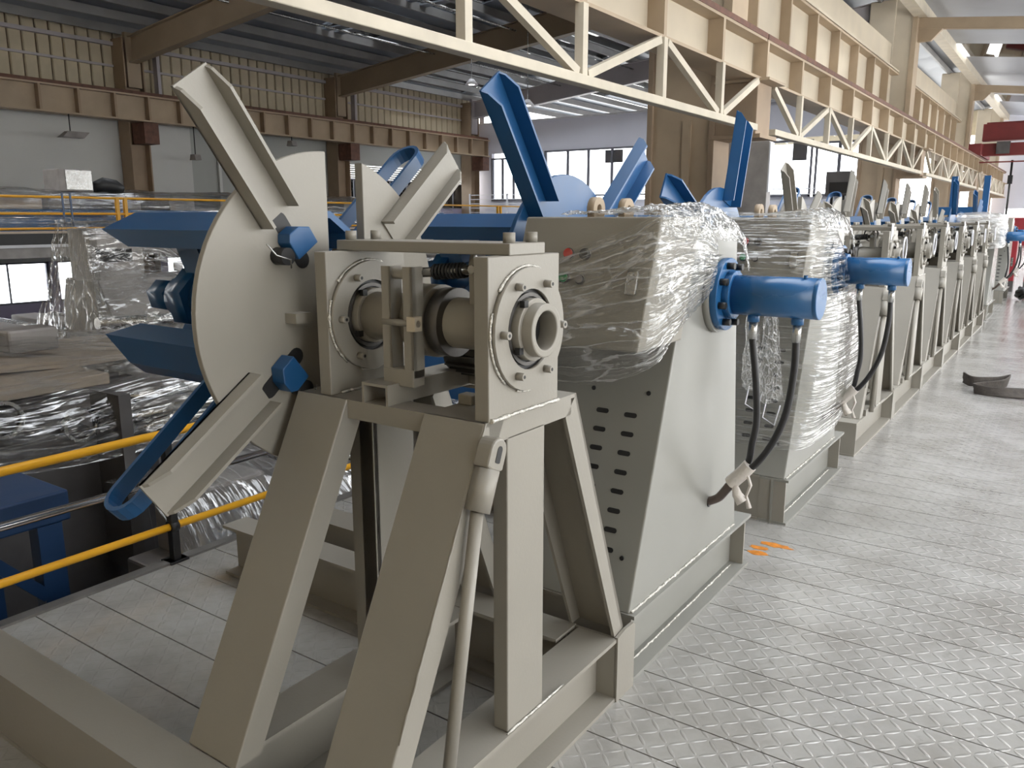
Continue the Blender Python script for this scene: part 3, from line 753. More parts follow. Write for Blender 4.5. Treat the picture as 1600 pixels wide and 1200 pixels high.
    # clamp ring of the brake
    MB().ring((-1.56, AX - 0.005, AZ), (-1.49, AX - 0.005, AZ), 0.105, 0.07, 32).build('brake_drum', 'grey', root)
    MB().ring((-1.475, AX - 0.005, AZ), (-1.43, AX - 0.005, AZ), 0.098, 0.07, 32).build('brake_drum', 'darksteel', root)
    for xa, xb in ((-1.60, -1.565), (-1.52, -1.485)):
        B(xa, xb, 1.655, 1.668, 1.262, 1.57).build('brake_strip', 'grey', root)
        B(xb - 0.008, xb, 1.655, 1.70, 1.262, 1.57).build('brake_strip', 'grey', root)
    B(-1.60, -1.485, 1.652, 1.70, 1.235, 1.285).build('brake_foot', 'grey', root, 0.003)
    MB().cyl((-1.60, 1.675, 1.55), (-1.50, 1.675, 1.55), 0.016, 14).build('brake_pin', 'grey', root)
    MB().cyl((-1.60, 1.66, 1.415), (-1.47, 1.66, 1.415), 0.010, 12).build('brake_pin', 'grey', root)
    B(-1.50, -1.47, 1.645, 1.675, 1.395, 1.435).build('brake_nut', 'beigelight', root)
    MB().cyl((-1.51, 1.70, 1.552), (-1.36, 1.76, 1.562), 0.014, 12).build('spring_rod', 'steel', root)
    hel = [V((-1.46, 1.72, 1.555)).lerp(V((-1.375, 1.752, 1.561)), i / 96) + V((0, math.cos(i / 96 * 2 * PI * 9), math.sin(i / 96 * 2 * PI * 9))) * 0.019 for i in range(97)]
    MB().tube(hel, 0.0042, 6).build('spring', 'black', root)
    MB().prism([(-1.355, 1.745, 1.42), (-1.32, 1.745, 1.42), (-1.325, 1.745, 1.585), (-1.345, 1.745, 1.595), (-1.36, 1.745, 1.58)], (0, 0.012, 0)).build('spring_bracket', 'grey', root)
    MB().prism([(-1.355, 1.79, 1.42), (-1.32, 1.79, 1.42), (-1.325, 1.79, 1.585), (-1.345, 1.79, 1.595), (-1.36, 1.79, 1.58)], (0, 0.012, 0)).build('spring_bracket', 'grey', root)
    MB().cyl((-1.34, 1.73, 1.565), (-1.34, 1.81, 1.565), 0.012, 10).build('bracket_bolt', 'steel', root)
    MB().ring((-1.37, 1.83, 1.575), (-1.37, 1.842, 1.575), 0.055, 0.045, 24).build('hook_ring', 'grey', root)
    # motor behind the spindle
    mt = MB().cyl((-1.58, 1.95, 1.29), (-1.40, 1.95, 1.29), 0.055, 20).build('motor', 'darksteel', root)
    fn = MB()
    for k in range(14):
        q = 2 * PI * k / 14
        fn.bar((-1.57, 1.95 + 0.058 * math.cos(q), 1.29 + 0.058 * math.sin(q)), (-1.45, 1.95 + 0.058 * math.cos(q), 1.29 + 0.058 * math.sin(q)), 0.005, 0.02, up=(0, math.cos(q), math.sin(q)))
    fn.build('cooling_fin', 'darksteel', mt)
    B(-1.45, -1.36, 1.90, 2.0, 1.24, 1.31).build('terminal_box', 'black', root, 0.004)
    # small channel and brace on the top frame
    MB().prism([(-1.640, 1.604, Z3), (-1.632, 1.604, Z3), (-1.632, 1.604, 1.236), (-1.548, 1.604, 1.236), (-1.548, 1.604, Z3), (-1.540, 1.604, Z3), (-1.540, 1.604, 1.244), (-1.640, 1.604, 1.244)], (0, 0.44, 0)).build('channel', 'grey', root)
    MB().bar((-1.55, 1.98, 1.235), (-1.25, 1.90, 1.235), 0.012, 0.09).build('brace', 'grey', root)
    B(-1.40, -1.35, 1.74, 1.78, Z3, Z3 + 0.03).build('nut_plate', 'grey', root, 0.004)
    # tie bar on top of the plates
    t = MB().box(-1.832, -1.199, 1.71, 1.878, 1.606, 1.637).build('tie_bar', 'grey', root, 0.003)
    for x, y in ((-1.80, 1.74), (-1.80, 1.845), (-1.222, 1.74), (-1.222, 1.845)):
        MB().cyl((x, y, 1.637), (x, y, 1.664), 0.0165, 14).build('bolt', 'grey', t)
    # split flange plate, arms, clamps
    half_disc(root, AX, AZ, 0.492, -1.972, -1.95, AX - 0.0, -1, 'grey')
    half_disc(root, AX, AZ, 0.492, -1.985, -1.95, AX + 0.155, 1, 'grey')
    MB().box(-1.972, -1.952, AX - 0.01, AX + 0.17, AZ - 0.3, AZ + 0.12).build('flange_bridge', 'grey', root)
    for a in (125, 40, 214, 304): place_arm(ARM_G, root, -1.952, AX, AZ, a)
    for a in (124, 219):
        q = math.radians(a); d = V((0, math.cos(q), math.sin(q))); tt = V((0, -math.sin(q), math.cos(q))); c = V((-1.95, AX, AZ))
        sl = MB(); pts = []
        for k in range(9): pts.append(c + d * (0.20 - 0.026 * math.sin(PI * k / 8)) + tt * 0.026 * math.cos(PI * k / 8))
        for k in range(9): pts.append(c + d * (0.34 + 0.026 * math.sin(PI * k / 8)) - tt * 0.026 * math.cos(PI * k / 8))
        sl.prism(pts, (0.0015, 0, 0)).build('slot', 'black', root)  # dark plate on the disc, painting the shade of an open slot
        cl = MB().prism([c + d * 0.235 + tt * 0.045, c + d * 0.235 - tt * 0.045, c + d * 0.29 - tt * 0.045, c + d * 0.315 - tt * 0.01, c + d * 0.315 + tt * 0.03, c + d * 0.295 + tt * 0.045], (0.055, 0, 0)).build('clamp_block', 'blue', root, 0.003)
        MB().cyl(c + d * 0.265 + tt * 0.07 + V((0.0, 0, 0)), c + d * 0.265 + tt * 0.07 + V((0.05, 0, 0)), 0.026, 14).build('clamp_nut', 'black', root)
        p = c + d * 0.265 + tt * 0.085 + V((0.055, 0, 0))
        MB().tube([p - d * 0.03, p + V((0.02, 0, 0)), p + d * 0.03 + tt * 0.02, p + d * 0.075 + tt * 0.03], 0.0025, 5).build('split_pin', 'steel', root)
    MB().box(-1.95, -1.90, 1.60, 1.66, 1.39, 1.42).build('stop_lug', 'grey', root)
    mandrel(root, AX, AZ)
    strap(root, AX, AZ, 219); strap(root, AX, AZ, 40)
    # tie rod hanging beside the front leg
    e0 = V((-1.172, 1.60, 1.148)); e1 = V((-1.172, 1.567, 1.068)); e2 = V((-1.172, 1.528, 0.978)); e3 = V((-1.172, 1.39, 0.262))
    dr = (e0 - e1).normalized(); sd = V((1, 0, 0)).cross(dr)
    def oval(c0, rw, l0, l1, x0, x1):
        pts = [c0 + sd * rw * math.cos(PI * k / 10) + dr * (l1 + rw * math.sin(PI * k / 10)) for k in range(11)]
        pts += [c0 - sd * rw * math.cos(PI * k / 10) - dr * (l0 + rw * 0.3 * math.sin(PI * k / 10)) for k in range(11)]
        return MB().prism([V((x0, p.y, p.z)) for p in pts], (x1 - x0, 0, 0))
    cc = V((0, 1.588, 1.112))
    ey = oval(cc, 0.034, 0.03, 0.012, -1.199, -1.148).build('rod_eye', 'grey', root, 0.006)
    oval(cc, 0.010, 0.016, 0.016, -1.1475, -1.1465).build('eye_slot', 'black', ey)
    MB().cyl(e1 + dr * 0.012, e2, 0.034, 8).build('turnbuckle', 'grey', root)
    MB().cyl(e2, e3, 0.0175, 16).build('tie_rod', 'grey', root)
    MB().box(-1.21, -1.19, 1.30, 1.43, 0.24, 0.29).build('rod_anchor', 'grey', root)
    # hidden-edge weld seams
    MB().bead((-1.196, 1.69, 0.247), (-1.196, 2.0, 0.247), 0.004).build('weld_bead', 'weld', root)
    MB().bead((-1.199, 1.603, Z3), (-1.199, 1.25, 0.47), 0.003).build('weld_bead', 'grey', root)
    return root

stand = make_stand()
rows = [5.05, 6.55, 8.05, 9.55, 11.05, 12.55]
ordn = ['first in line after the wrapped decoilers', 'second in line after the wrapped decoilers', 'third in line after the wrapped decoilers', 'fourth in line after the wrapped decoilers', 'fifth in line after the wrapped decoilers', 'sixth in line after the wrapped decoilers']
stand['label'] = 'unwrapped grey coil stand with split round flange plate and blue mandrel over the yellow rail'
for k, dy in enumerate(rows):
    c = dup(stand, (0, dy, 0)); c['label'] = 'grey coil stand with sloping legs and tie rod, ' + ordn[k]
    off = random.uniform(-25, 30)
    for ch in c.children:
        if ch.name.startswith('flange_arm'):
            q = ch.rotation_euler.copy(); q.x += math.radians(off); ch.rotation_euler = q
    # hand tag of paper hung on the bearing plate
    tg = MB().box(-1.195, -1.193, 1.66 + dy, 1.74 + dy, 1.54, 1.66).build('paper_tag', 'paper')
    tag(tg, 'white paper tag on the coil stand ' + ordn[k], 'tag', 'paper tags on the coil stands')
    wl_ = MB(); pts = [V((-1.10, 1.72 + dy + 0.07 * math.sin(2 * PI * i / 16), 1.47 + 0.09 * math.cos(2 * PI * i / 16))) for i in range(17)]
    cb = MB().tube(pts, 0.006, 6).build('cable_loop', 'paper'); tag(cb, 'white cable loop on the coil stand ' + ordn[k], 'cable', 'white cable loops on the coil stands')

# ---------------------------------------------------------------- hydraulic decoilers
AY2 = 3.23
def make_hydraulic(film_body):
    root = thing('hydraulic_decoiler', (-1.5, 3.1, 0), '', 'decoiler', 'hydraulic decoilers')
    B = lambda *a: MB().box(*a)
    ibeam_y(MB(), -1.36, -1.195, 2.50, 3.785, 0, 0.265, web=-1.285).build('base_beam', 'greybody', root)
    ibeam_y(MB(), -1.86, -1.70, 2.66, 3.63, 0, 0.265).build('base_beam', 'grey', root)
    ibeam_x(MB(), -3.2, -1.36, 2.50, 2.66, 0, 0.265, web=2.515).build('base_beam', 'grey', root)
    ibeam_x(MB(), -3.2, -1.36, 3.63, 3.785, 0, 0.265).build('base_beam', 'grey', root)
    for y in (2.505, 3.74):
        B(-1.36, -1.21, y, y + 0.012, 0.014, 0.251).build('stiffener', 'grey', root)
    # tapered body
    z0, z1 = 0.265, 1.66
    F = lambda z: 2.505 + 0.337 * (z - z0)
    K = lambda z: 3.62 - 0.13 * (z - z0)
    body = MB().prism([(-1.76, F(z0), z0), (-1.76, K(z0), z0), (-1.76, K(z1), z1), (-1.76, F(z1), z1)], (0.54, 0, 0)).build('body', 'greybody', root, 0.006)
    MB().bead((-1.217, 2.52, z0 + 0.003), (-1.217, 3.60, z0 + 0.003), 0.006).build('weld_bead', 'weld', body)
    MB().bead((-1.255, 2.52, 0.016), (-1.255, 3.70, 0.016), 0.005).build('weld_bead', 'weld', body)
    s0 = None
    for i in range(8):
        for x, dz in ((-1.475, 0.0), (-1.353, -0.003)):
            z = 0.961 + dz - 0.0702 * i; y = F(z)
            m = MB(); pts = []
            for k in range(7): pts.append(V((x + 0.018 + 0.009 * math.sin(PI * k / 6), 0, 0.009 * math.cos(PI * k / 6))))
            for k in range(7): pts.append(V((x - 0.018 - 0.009 * math.sin(PI * k / 6), 0, -0.009 * math.cos(PI * k / 6))))
            m.prism([(p.x, F(z + p.z) - 0.0015, z + p.z) for p in pts], (0, 0.004, 0)).build('vent_slot', 'black', body)  # black inset paints the dark inside of an open vent
    for x, z in ((-1.293, 1.046), (-1.286, 0.449), (-1.53, 1.04)):
        MB().cyl((x, F(z) - 0.004, z), (x, F(z) + 0.01, z), 0.009, 10).build('screw', 'black', body)
    # control box on the sloping front
    G = lambda z: 2.62 + 0.337 * (z - 1.70)
    bx = MB().prism([(-1.757, G(1.25), 1.25), (-1.757, F(1.25) + 0.0, 1.25), (-1.757, F(1.66), 1.66), (-1.757, F(1.70), 1.705), (-1.757, G(1.70), 1.705)], (0.557, 0, 0)).build('control_box', 'grey', root, 0.006)
    for nm, x, z, mat, r in (('button_red', -1.537, 1.571, 'btn_red', 0.017), ('button_black', -1.47, 1.571, 'darksteel', 0.017), ('button_green', -1.54, 1.485, 'btn_green', 0.017), ('button_grey', -1.472, 1.481, 'machgrey', 0.014)):
        p = V((x, G(z), z)); n = V((0, -1, 0.337)).normalized()
        MB().cyl(p, p + n * 0.012, r * 1.25, 18).build('button_bezel', 'darksteel', bx)
        o = MB().cyl(p + n * 0.01, p + n * 0.02, r, 18).build('push_button', mat, bx); o['label'] = nm.split('_')[1] + ' push button'
    p0 = V((-1.265, G(1.44) - 0.006, 1.44)); p1 = V((-1.267, G(1.52) - 0.006, 1.52))
    la = MB().bar(p0, p1, 0.042, 0.012, up=(0, 1, 0)).build('door_latch', 'steel', bx, 0.004)
    # lifting lugs on top
    for y in (2.78, 3.03):
        MB().ring((-1.56, y, 1.735), (-1.53, y, 1.735), 0.045, 0.018, 20).build('lifting_lug', 'beige', root)
        B(-1.56, -1.53, y - 0.04, y + 0.04, 1.66, 1.715).build('lifting_lug', 'beige', root)
    # blue hydraulic cylinder
    cz = 1.395
    hb = MB().cyl((-1.225, AY2, cz), (-1.195, AY2, cz), 0.16, 36).build('cylinder_boss', 'greybody', root)
    fg = MB().cyl((-1.195, AY2, cz), (-1.165, AY2, cz), 0.148, 36).build('cylinder_flange', 'bluecyl', root, 0.003)
    MB().cyl((-1.165, AY2, cz), (-1.135, AY2, cz), 0.098, 36).build('cylinder_neck', 'bluecyl', root, 0.003)
    bl = MB().cyl((-1.14, AY2, cz), (-0.815, AY2, cz), 0.080, 40).build('cylinder_barrel', 'bluecyl', root)
    MB().cyl((-0.818, AY2, cz), (-0.80, AY2, cz), 0.0805, 40).build('cylinder_cap', 'bluecyl', root, 0.003)
    for k in range(8):
        q = 2 * PI * k / 8 + 0.3; c = V((-1.165, AY2 + 0.122 * math.cos(q), cz + 0.122 * math.sin(q)))
        MB().cyl(c, c + V((0.03, 0, 0)), 0.014, 10).build('bolt', 'black', fg)
    MB().cyl((-0.86, AY2 - 0.02, cz + 0.074), (-0.86, AY2 - 0.02, cz + 0.09), 0.008, 8).build('bleed_screw', 'bluecyl', bl)
    for x in (-1.06, -0.885):
        MB().cyl((x, AY2, cz - 0.07), (x, AY2, cz - 0.105), 0.024, 10).build('port', 'bluecyl', root)
        MB().cyl((x, AY2, cz - 0.105), (x, AY2, cz - 0.175), 0.017, 10).build('hose_fitting', 'steel', root)
    def hose(P, r=0.0145):
        P = [V(p) for p in P]; n = 40
        return MB().tube([crom(P, i / n * (len(P) - 1)) for i in range(n + 1)], r, 10)
    hose([(-1.06, AY2, 1.225), (-1.035, AY2, 1.05), (-1.025, AY2 + 0.01, 0.88), (-1.035, AY2, 0.78), (-1.05, AY2 + 0.02, 0.70), (-1.075, AY2 + 0.02, 0.66)]).build('hose', 'rubber', root)
    hose([(-0.885, AY2, 1.225), (-0.885, AY2, 1.10), (-0.905, AY2, 0.93), (-0.95, AY2, 0.80), (-1.01, AY2, 0.70), (-1.06, AY2 + 0.01, 0.655)]).build('hose', 'rubber', root)
    hose([(-1.04, AY2 + 0.01, 0.685), (-1.075, AY2 + 0.01, 0.64), (-1.12, AY2 + 0.01, 0.59)], 0.030).build('hose_tape', 'tape', root)
    hose([(-1.11, AY2 + 0.01, 0.60), (-1.15, AY2 + 0.015, 0.54), (-1.18, AY2 + 0.03, 0.505), (-1.225, AY2 + 0.03, 0.48)], 0.019).build('hose_bundle', 'hosebrown', root)
    MB().tube([V((-1.05, AY2, 0.66)), V((-1.03, AY2, 0.60)), V((-1.045, AY2, 0.55)), V((-1.03, AY2, 0.50))], [0.006, 0.008, 0.006, 0.012], 6).build('tape_tail', 'tape', root)
    MB().tube([V((-1.10, AY2, 0.60)), V((-1.085, AY2, 0.55)), V((-1.06, AY2, 0.52))], [0.01, 0.022, 0.028], 8).build('tape_tail', 'tape', root)
    MB().cyl((-1.218, AY2 + 0.03, 0.475), (-1.214, AY2 + 0.03, 0.475), 0.018, 12).build('cable_hole', 'black', root)
    # drum side
    MB().cyl((-1.96, AY2, AZ), (-1.76, AY2, AZ), 0.11, 24).build('spindle', 'grey', root)
    o = half_disc(root, AY2, AZ, 0.485, -1.972, -1.95, AY2 + 0.4849, -1, 'blue'); 
    mandrel(root, AY2, AZ)
    return root

hyd = make_hydraulic(False)
def arms(root, dy, angs, me):
    for a in angs: place_arm(me, root, -1.952, AY2 + dy, AZ, a)
hyd['label'] = 'hydraulic decoiler with slotted grey body and blue cylinder, beside the unwrapped grey stand'
h3 = dup(hyd, (0, 1.912, 0)); h3['label'] = 'hydraulic decoiler in a grey body heavily wrapped in film down to its base'
h10 = dup(hyd, (0, 13.25, 0)); h10['label'] = 'hydraulic decoiler with a white wrapped top, after the last coil stand'
h11 = dup(hyd, (0, 16.6, 0)); h11['label'] = 'farthest hydraulic decoiler with blue cylinder before the red cabinets'
arms(hyd, 0, (126, 40, 216, 306), ARM_B)
arms(h3, 1.912, (152, 73, 242, 332), ARM_B)
arms(h10, 13.25, (110, 20, 200, 290), ARM_B)
arms(h11, 16.6, (125, 40, 215, 305), ARM_B)

# ================================================================== STRETCH FILM
def film(name, ctrl, label, mat='film', nu=60, nv=60, amp=0.02, freq=(7, 7), seed=0.0, dy=0.0, parent=None, extra=()):
    c = [[V(p) + V((0, dy, 0)) for p in r] for r in ctrl]
    if parent is None and label:
        o = MB().grid(sheet(c, nu, nv, amp, freq, seed)).build(name, mat)
        tag(o, label, 'plastic film', 'stretch film on the machines')
    else:
        o = MB().grid(sheet(c, nu, nv, amp, freq, seed)).build(name, mat, parent)
    return o
Gp = lambda z: 2.62 + 0.337 * (z - 1.70)
# film over the control box of the first hydraulic decoiler (three pieces: front, top, hanging tails)
fm = thing('stretch_film', (-1.45, 2.6, 1.05), 'crumpled clear film around the control box beside the unwrapped stand', 'plastic film', 'stretch film on the machines')
front = [
    [(-1.74, Gp(1.53) - 0.02, 1.53), (-1.50, Gp(1.60) - 0.02, 1.60), (-1.30, Gp(1.67) - 0.02, 1.67), (-1.185, Gp(1.72) - 0.01, 1.725), (-1.165, 2.75, 1.72), (-1.16, 2.92, 1.70), (-1.165, 3.06, 1.63)],
    [(-1.74, Gp(1.42) - 0.02, 1.42), (-1.50, Gp(1.46) - 0.02, 1.46), (-1.30, Gp(1.52) - 0.02, 1.52), (-1.18, Gp(1.55) - 0.015, 1.56), (-1.15, 2.68, 1.57), (-1.14, 2.86, 1.57), (-1.15, 3.04, 1.55)],
    [(-1.74, Gp(1.30) - 0.025, 1.30), (-1.50, Gp(1.33) - 0.02, 1.33), (-1.30, Gp(1.36) - 0.02, 1.36), (-1.17, Gp(1.38) - 0.02, 1.38), (-1.14, 2.62, 1.41), (-1.13, 2.80, 1.45), (-1.15, 3.02, 1.48)],
    [(-1.73, Gp(1.20) - 0.01, 1.19), (-1.50, Gp(1.22) - 0.01, 1.21), (-1.30, Gp(1.25) - 0.02, 1.25), (-1.17, Gp(1.27) - 0.02, 1.27), (-1.14, 2.60, 1.33), (-1.14, 2.77, 1.38), (-1.16, 3.00, 1.42)],
    [(-1.70, 2.57, 1.10), (-1.50, 2.58, 1.09), (-1.32, 2.58, 1.13), (-1.19, 2.60, 1.20), (-1.18, 2.68, 1.26), (-1.18, 2.80, 1.32), (-1.19, 2.97, 1.37)],
]
film('film_front', front, None, nu=110, nv=150, amp=0.006, freq=(6, 16), seed=1.3, parent=fm)
top = [
    [(-1.62, 2.64, 1.722), (-1.45, 2.62, 1.735), (-1.28, 2.61, 1.74), (-1.18, 2.61, 1.725), (-1.15, 2.62, 1.64)],
    [(-1.60, 2.80, 1.725), (-1.45, 2.80, 1.735), (-1.28, 2.80, 1.75), (-1.17, 2.80, 1.735), (-1.13, 2.80, 1.64)],
    [(-1.58, 3.00, 1.715), (-1.45, 3.00, 1.74), (-1.28, 3.00, 1.765), (-1.17, 3.00, 1.745), (-1.12, 3.02, 1.62)],
    [(-1.55, 3.20, 1.69), (-1.45, 3.20, 1.72), (-1.28, 3.20, 1.74), (-1.17, 3.22, 1.71), (-1.12, 3.24, 1.60)],
    [(-1.52, 3.42, 1.68), (-1.42, 3.42, 1.69), (-1.28, 3.42, 1.69), (-1.18, 3.42, 1.64), (-1.15, 3.44, 1.48)],
]
film('film_top', top, None, mat='filmmilky', nu=100, nv=100, amp=0.014, freq=(10, 9), seed=4.1, parent=fm)
for k, (x, w, zb) in enumerate(((-1.13, 0.05, 0.98), (-1.05, 0.06, 0.93))):
    tail = [[(x - 0.02, 3.42, 1.36), (x, 3.40, 1.36), (x + 0.02, 3.42, 1.36)], [(x - w / 2, 3.44, 1.2), (x, 3.41, 1.2), (x + w / 2, 3.45, 1.2)],
            [(x - w * 0.7, 3.45, 1.05), (x, 3.43, 1.05), (x + w * 0.8, 3.46, 1.05)], [(x - w * 0.6, 3.46, zb), (x, 3.44, zb - 0.02), (x + w, 3.47, zb + 0.01)]]
    film('film_tail', tail, None, mat='filmmilky', nu=40, nv=20, amp=0.012, freq=(4, 5), seed=9 + k, parent=fm)
    MB().tube([V((x, 3.44, zb)), V((x - 0.01, 3.43, zb - 0.08)), V((x + 0.04, 3.44, zb - 0.11)), V((x + 0.06, 3.44, zb - 0.02))], 0.003, 5).build('film_string', 'paper', fm)
# second hydraulic decoiler: wrapped almost to the base
D3 = 1.912
w3 = thing('stretch_film', (-1.4, 4.9, 0.4), 'clear stretch film around the whole body of the second hydraulic decoiler', 'plastic film', 'stretch film on the machines')
Fz = lambda z: 2.505 + 0.337 * (z - 0.265)
big = []
for z, o in ((1.735, 0.0), (1.60, 0.03), (1.38, 0.06), (1.12, 0.09), (0.90, 0.10), (0.68, 0.08), (0.50, 0.05), (0.43, 0.03)):
    yf = min(Gp(z), Fz(z)) if z > 1.25 else (Fz(z) - 0.12 * (z - 0.35))
    yk = {1.735: 3.02, 1.60: 3.12, 1.38: 3.38, 1.12: 3.56, 0.90: 3.62, 0.68: 3.60, 0.50: 3.52, 0.43: 3.46}[z]
    xr = -1.19 + o
    big.append([(-1.78, yf - 0.02, z), (-1.48, yf - 0.03, z), (-1.23, yf - 0.02, z), (xr, yf + 0.06, z), (xr + 0.02, (yf + yk) / 2, z), (xr, yk - 0.08, z), (xr - 0.07, yk + 0.02, z)])
film('film_wrap', big, None, mat='filmrows', nu=130, nv=110, amp=0.008, freq=(24, 4), seed=2.2, dy=D3, parent=w3)
film('film_top', [[(x, y + 0.02, z) for x, y, z in r] for r in top], None, mat='film', nu=60, nv=60, amp=0.012, freq=(7, 7), seed=6.1, dy=D3, parent=w3)
# white wrapped decoiler farther on
D10 = 13.25
w10 = thing('stretch_film', (-1.4, 16.2, 0.9), 'milky white film over the decoiler after the last coil stand', 'plastic film', 'stretch film on the machines')
film('film_wrap', [[(-1.80, 2.5, 1.78), (-1.4, 2.5, 1.80), (-1.14, 2.55, 1.76), (-1.12, 3.0, 1.78), (-1.14, 3.5, 1.74)], [(-1.80, 2.46, 1.5), (-1.4, 2.44, 1.5), (-1.12, 2.48, 1.5), (-1.10, 3.0, 1.52), (-1.12, 3.5, 1.5)], [(-1.80, 2.5, 1.2), (-1.4, 2.46, 1.2), (-1.12, 2.5, 1.22), (-1.10, 3.0, 1.25), (-1.12, 3.5, 1.3)]],
     None, mat='filmwhite', nu=40, nv=40, amp=0.025, freq=(5, 6), seed=8, dy=D10, parent=w10)
film('film_top', [[(x, y, z + 0.03) for x, y, z in r] for r in top], None, mat='filmwhite', nu=40, nv=40, amp=0.02, freq=(7, 7), seed=3.3, dy=D10, parent=w10)

# ================================================================== GUARD RAIL at the platform edge
gr = thing('guard_rail', (-3.59, 1.2, 0), 'yellow two-tier pipe guard rail with black posts along the platform edge', 'railing')
for z, m, r, nm in ((0.665, 'yellow', 0.021, 'top_rail'), (0.43, 'chrome', 0.020, 'middle_rail'), (0.185, 'yellow', 0.019, 'bottom_rail')):
    MB().cyl((-3.59, -3.5, z), (-3.59, 4.05, z), r, 14).build(nm, m, gr)
for y in (-1.4, 0.4, 2.17, 3.98):
    p = MB().box(-3.612, -3.568, y - 0.02, y + 0.02, 0.0, 0.68).build('post', 'black', gr, 0.004)
    for z in (0.665, 0.43, 0.185):
        MB().ring((-3.59, y - 0.022, z), (-3.59, y + 0.022, z), 0.031, 0.02, 16).build('clamp', 'black', p)
    MB().box(-3.64, -3.55, y - 0.05, y + 0.05, 0.0, 0.012).build('foot_plate', 'black', p)

# ================================================================== LOWER HALL
# blue roller table close under the rail
bt = thing('blue_table', (-4.6, 1.4, -2.5), 'dark blue steel roller table frame below the yellow rail', 'table')
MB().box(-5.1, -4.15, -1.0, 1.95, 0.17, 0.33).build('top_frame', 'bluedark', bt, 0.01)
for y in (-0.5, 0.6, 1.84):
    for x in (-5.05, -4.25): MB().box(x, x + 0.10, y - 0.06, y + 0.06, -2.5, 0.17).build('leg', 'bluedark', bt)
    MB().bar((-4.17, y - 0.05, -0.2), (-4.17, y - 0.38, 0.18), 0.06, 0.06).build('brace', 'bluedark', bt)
for k in range(3): MB().cyl((-5.05, 0.1 + 0.4 * k, 0.36), (-4.2, 0.1 + 0.4 * k, 0.36), 0.045, 14).build('roller', 'steel', bt)
# wrapped rolling stand
ws = thing('rolling_stand', (-5.9, 3.0, -2.5), 'dark film-wrapped rolling stand with bright rollers under the blue mandrel', 'machine')
MB().prism([(-5.4, 1.55, -2.5), (-5.4, 3.2, -2.5), (-5.4, 2.95, 0.12), (-5.4, 2.55, 0.42), (-5.4, 1.55, 0.72)], (0.18, 0, 0)).build('side_frame', 'machdark', ws, 0.01)
MB().prism([(-7.0, 1.7, -2.5), (-7.0, 3.9, -2.5), (-7.0, 3.7, 0.30), (-7.0, 3.1, 0.55), (-7.0, 1.7, 0.75)], (0.18, 0, 0)).build('side_frame', 'machgrey', ws, 0.01)
MB().box(-6.85, -5.4, 1.7, 3.2, -2.5, 0.05).build('bed', 'machdark', ws)
for k, (x, z, r) in enumerate(((-5.0, 0.545, 0.035), (-4.98, 0.425, 0.045), (-5.15, 0.30, 0.05))):
    MB().cyl((x, 2.72, z), (x, 4.3, z), r, 18).build('roller', 'steel', ws)
for y in (2.72, 4.3):
    MB().box(-5.25, -4.9, y - 0.05, y + 0.03, -0.6, 0.60).build('roller_bracket', 'machdark', ws)
for y, z in ((2.55, 0.40), (2.10, 0.52)):
    MB().ring((-5.19, y, z), (-5.14, y, z), 0.115, 0.095, 28).build('wheel_rim', 'steel', ws)
MB().box(-6.9, -5.4, 1.2, 2.9, 0.58, 0.66).build('cross_beam', 'card', ws, 0.01)
for k in range(6):
    MB().box(-6.7 + 0.22 * k, -6.6 + 0.22 * k, 2.2, 3.5, 0.38, 0.46).build('guide_bar', 'machgrey', ws)
MB().prism([(-7.4, 2.2, 0.62), (-5.9, 2.0, 0.70), (-5.8, 2.9, 0.66), (-6.2, 4.2, 0.60), (-7.4, 4.4, 0.58)], (0, 0, 0.05)).build('cover_board', 'card', ws)
MB().box(-6.4, -6.15, 2.6, 2.95, 0.75, 0.92).build('gear_head', 'machgrey', ws, 0.02)
f1 = film('stretch_film', [[(-7.3, 1.4, 0.82), (-6.4, 1.3, 0.86), (-5.5, 1.4, 0.80), (-5.05, 1.45, 0.60), (-4.98, 1.5, 0.30)], [(-7.3, 2.2, 0.80), (-6.4, 2.2, 0.92), (-5.6, 2.2, 0.78), (-5.05, 2.3, 0.55), (-4.96, 2.3, 0.20)], [(-7.2, 3.0, 0.76), (-6.4, 3.0, 0.88), (-5.6, 3.0, 0.74), (-5.0, 3.0, 0.64), (-4.86, 3.0, 0.22)], [(-7.2, 3.9, 0.72), (-6.4, 3.9, 0.72), (-5.6, 3.9, 0.70), (-5.0, 3.9, 0.63), (-4.85, 3.9, 0.22)], [(-7.2, 4.7, 0.6), (-6.4, 4.7, 0.62), (-5.6, 4.7, 0.60), (-5.0, 4.7, 0.55), (-4.9, 4.6, 0.2)]],
          'wrinkled clear film stretched over the dark rolling stand in the lower hall', mat='filmhall', nu=90, nv=100, amp=0.02, freq=(5, 18), seed=11)
# wrapped tall machine with hopper head
wt = thing('hopper_machine', (-8.6, 5.0, -2.5), 'tall film-wrapped machine with a small box head in the lower hall', 'machine')
MB().prism([(-8.7, 4.25, -2.5), (-7.6, 4.25, -2.5), (-7.6, 4.25, 0.45), (-7.95, 4.25, 1.1), (-8.6, 4.25, 1.1), (-8.7, 4.25, 0.8)], (0, 3.2, 0)).build('body', 'machgrey', wt, 0.02)
MB().box(-8.5, -7.95, 4.27, 4.75, 1.08, 1.60).build('head_box', 'machgrey', wt, 0.01)
MB().box(-7.95, -7.94, 4.25, 4.62, 1.27, 1.40).build('head_panel', 'screen', wt)
MB().box(-8.4, -8.385, 4.2, 4.215, 1.62, 1.95).build('mast', 'bluedark', wt)
MB().box(-8.4, -8.385, 4.28, 4.295, 1.62, 1.95).build('mast', 'bluedark', wt)
MB().cyl((-7.58, 4.0, 0.72), (-7.58, 7.0, 0.60), 0.06, 14).build('guide_roll', 'steel', wt)
MB().cyl((-7.9, 5.1, 1.15), (-7.9, 5.1, 1.24), 0.05, 12).build('knob', 'ceramic', wt)
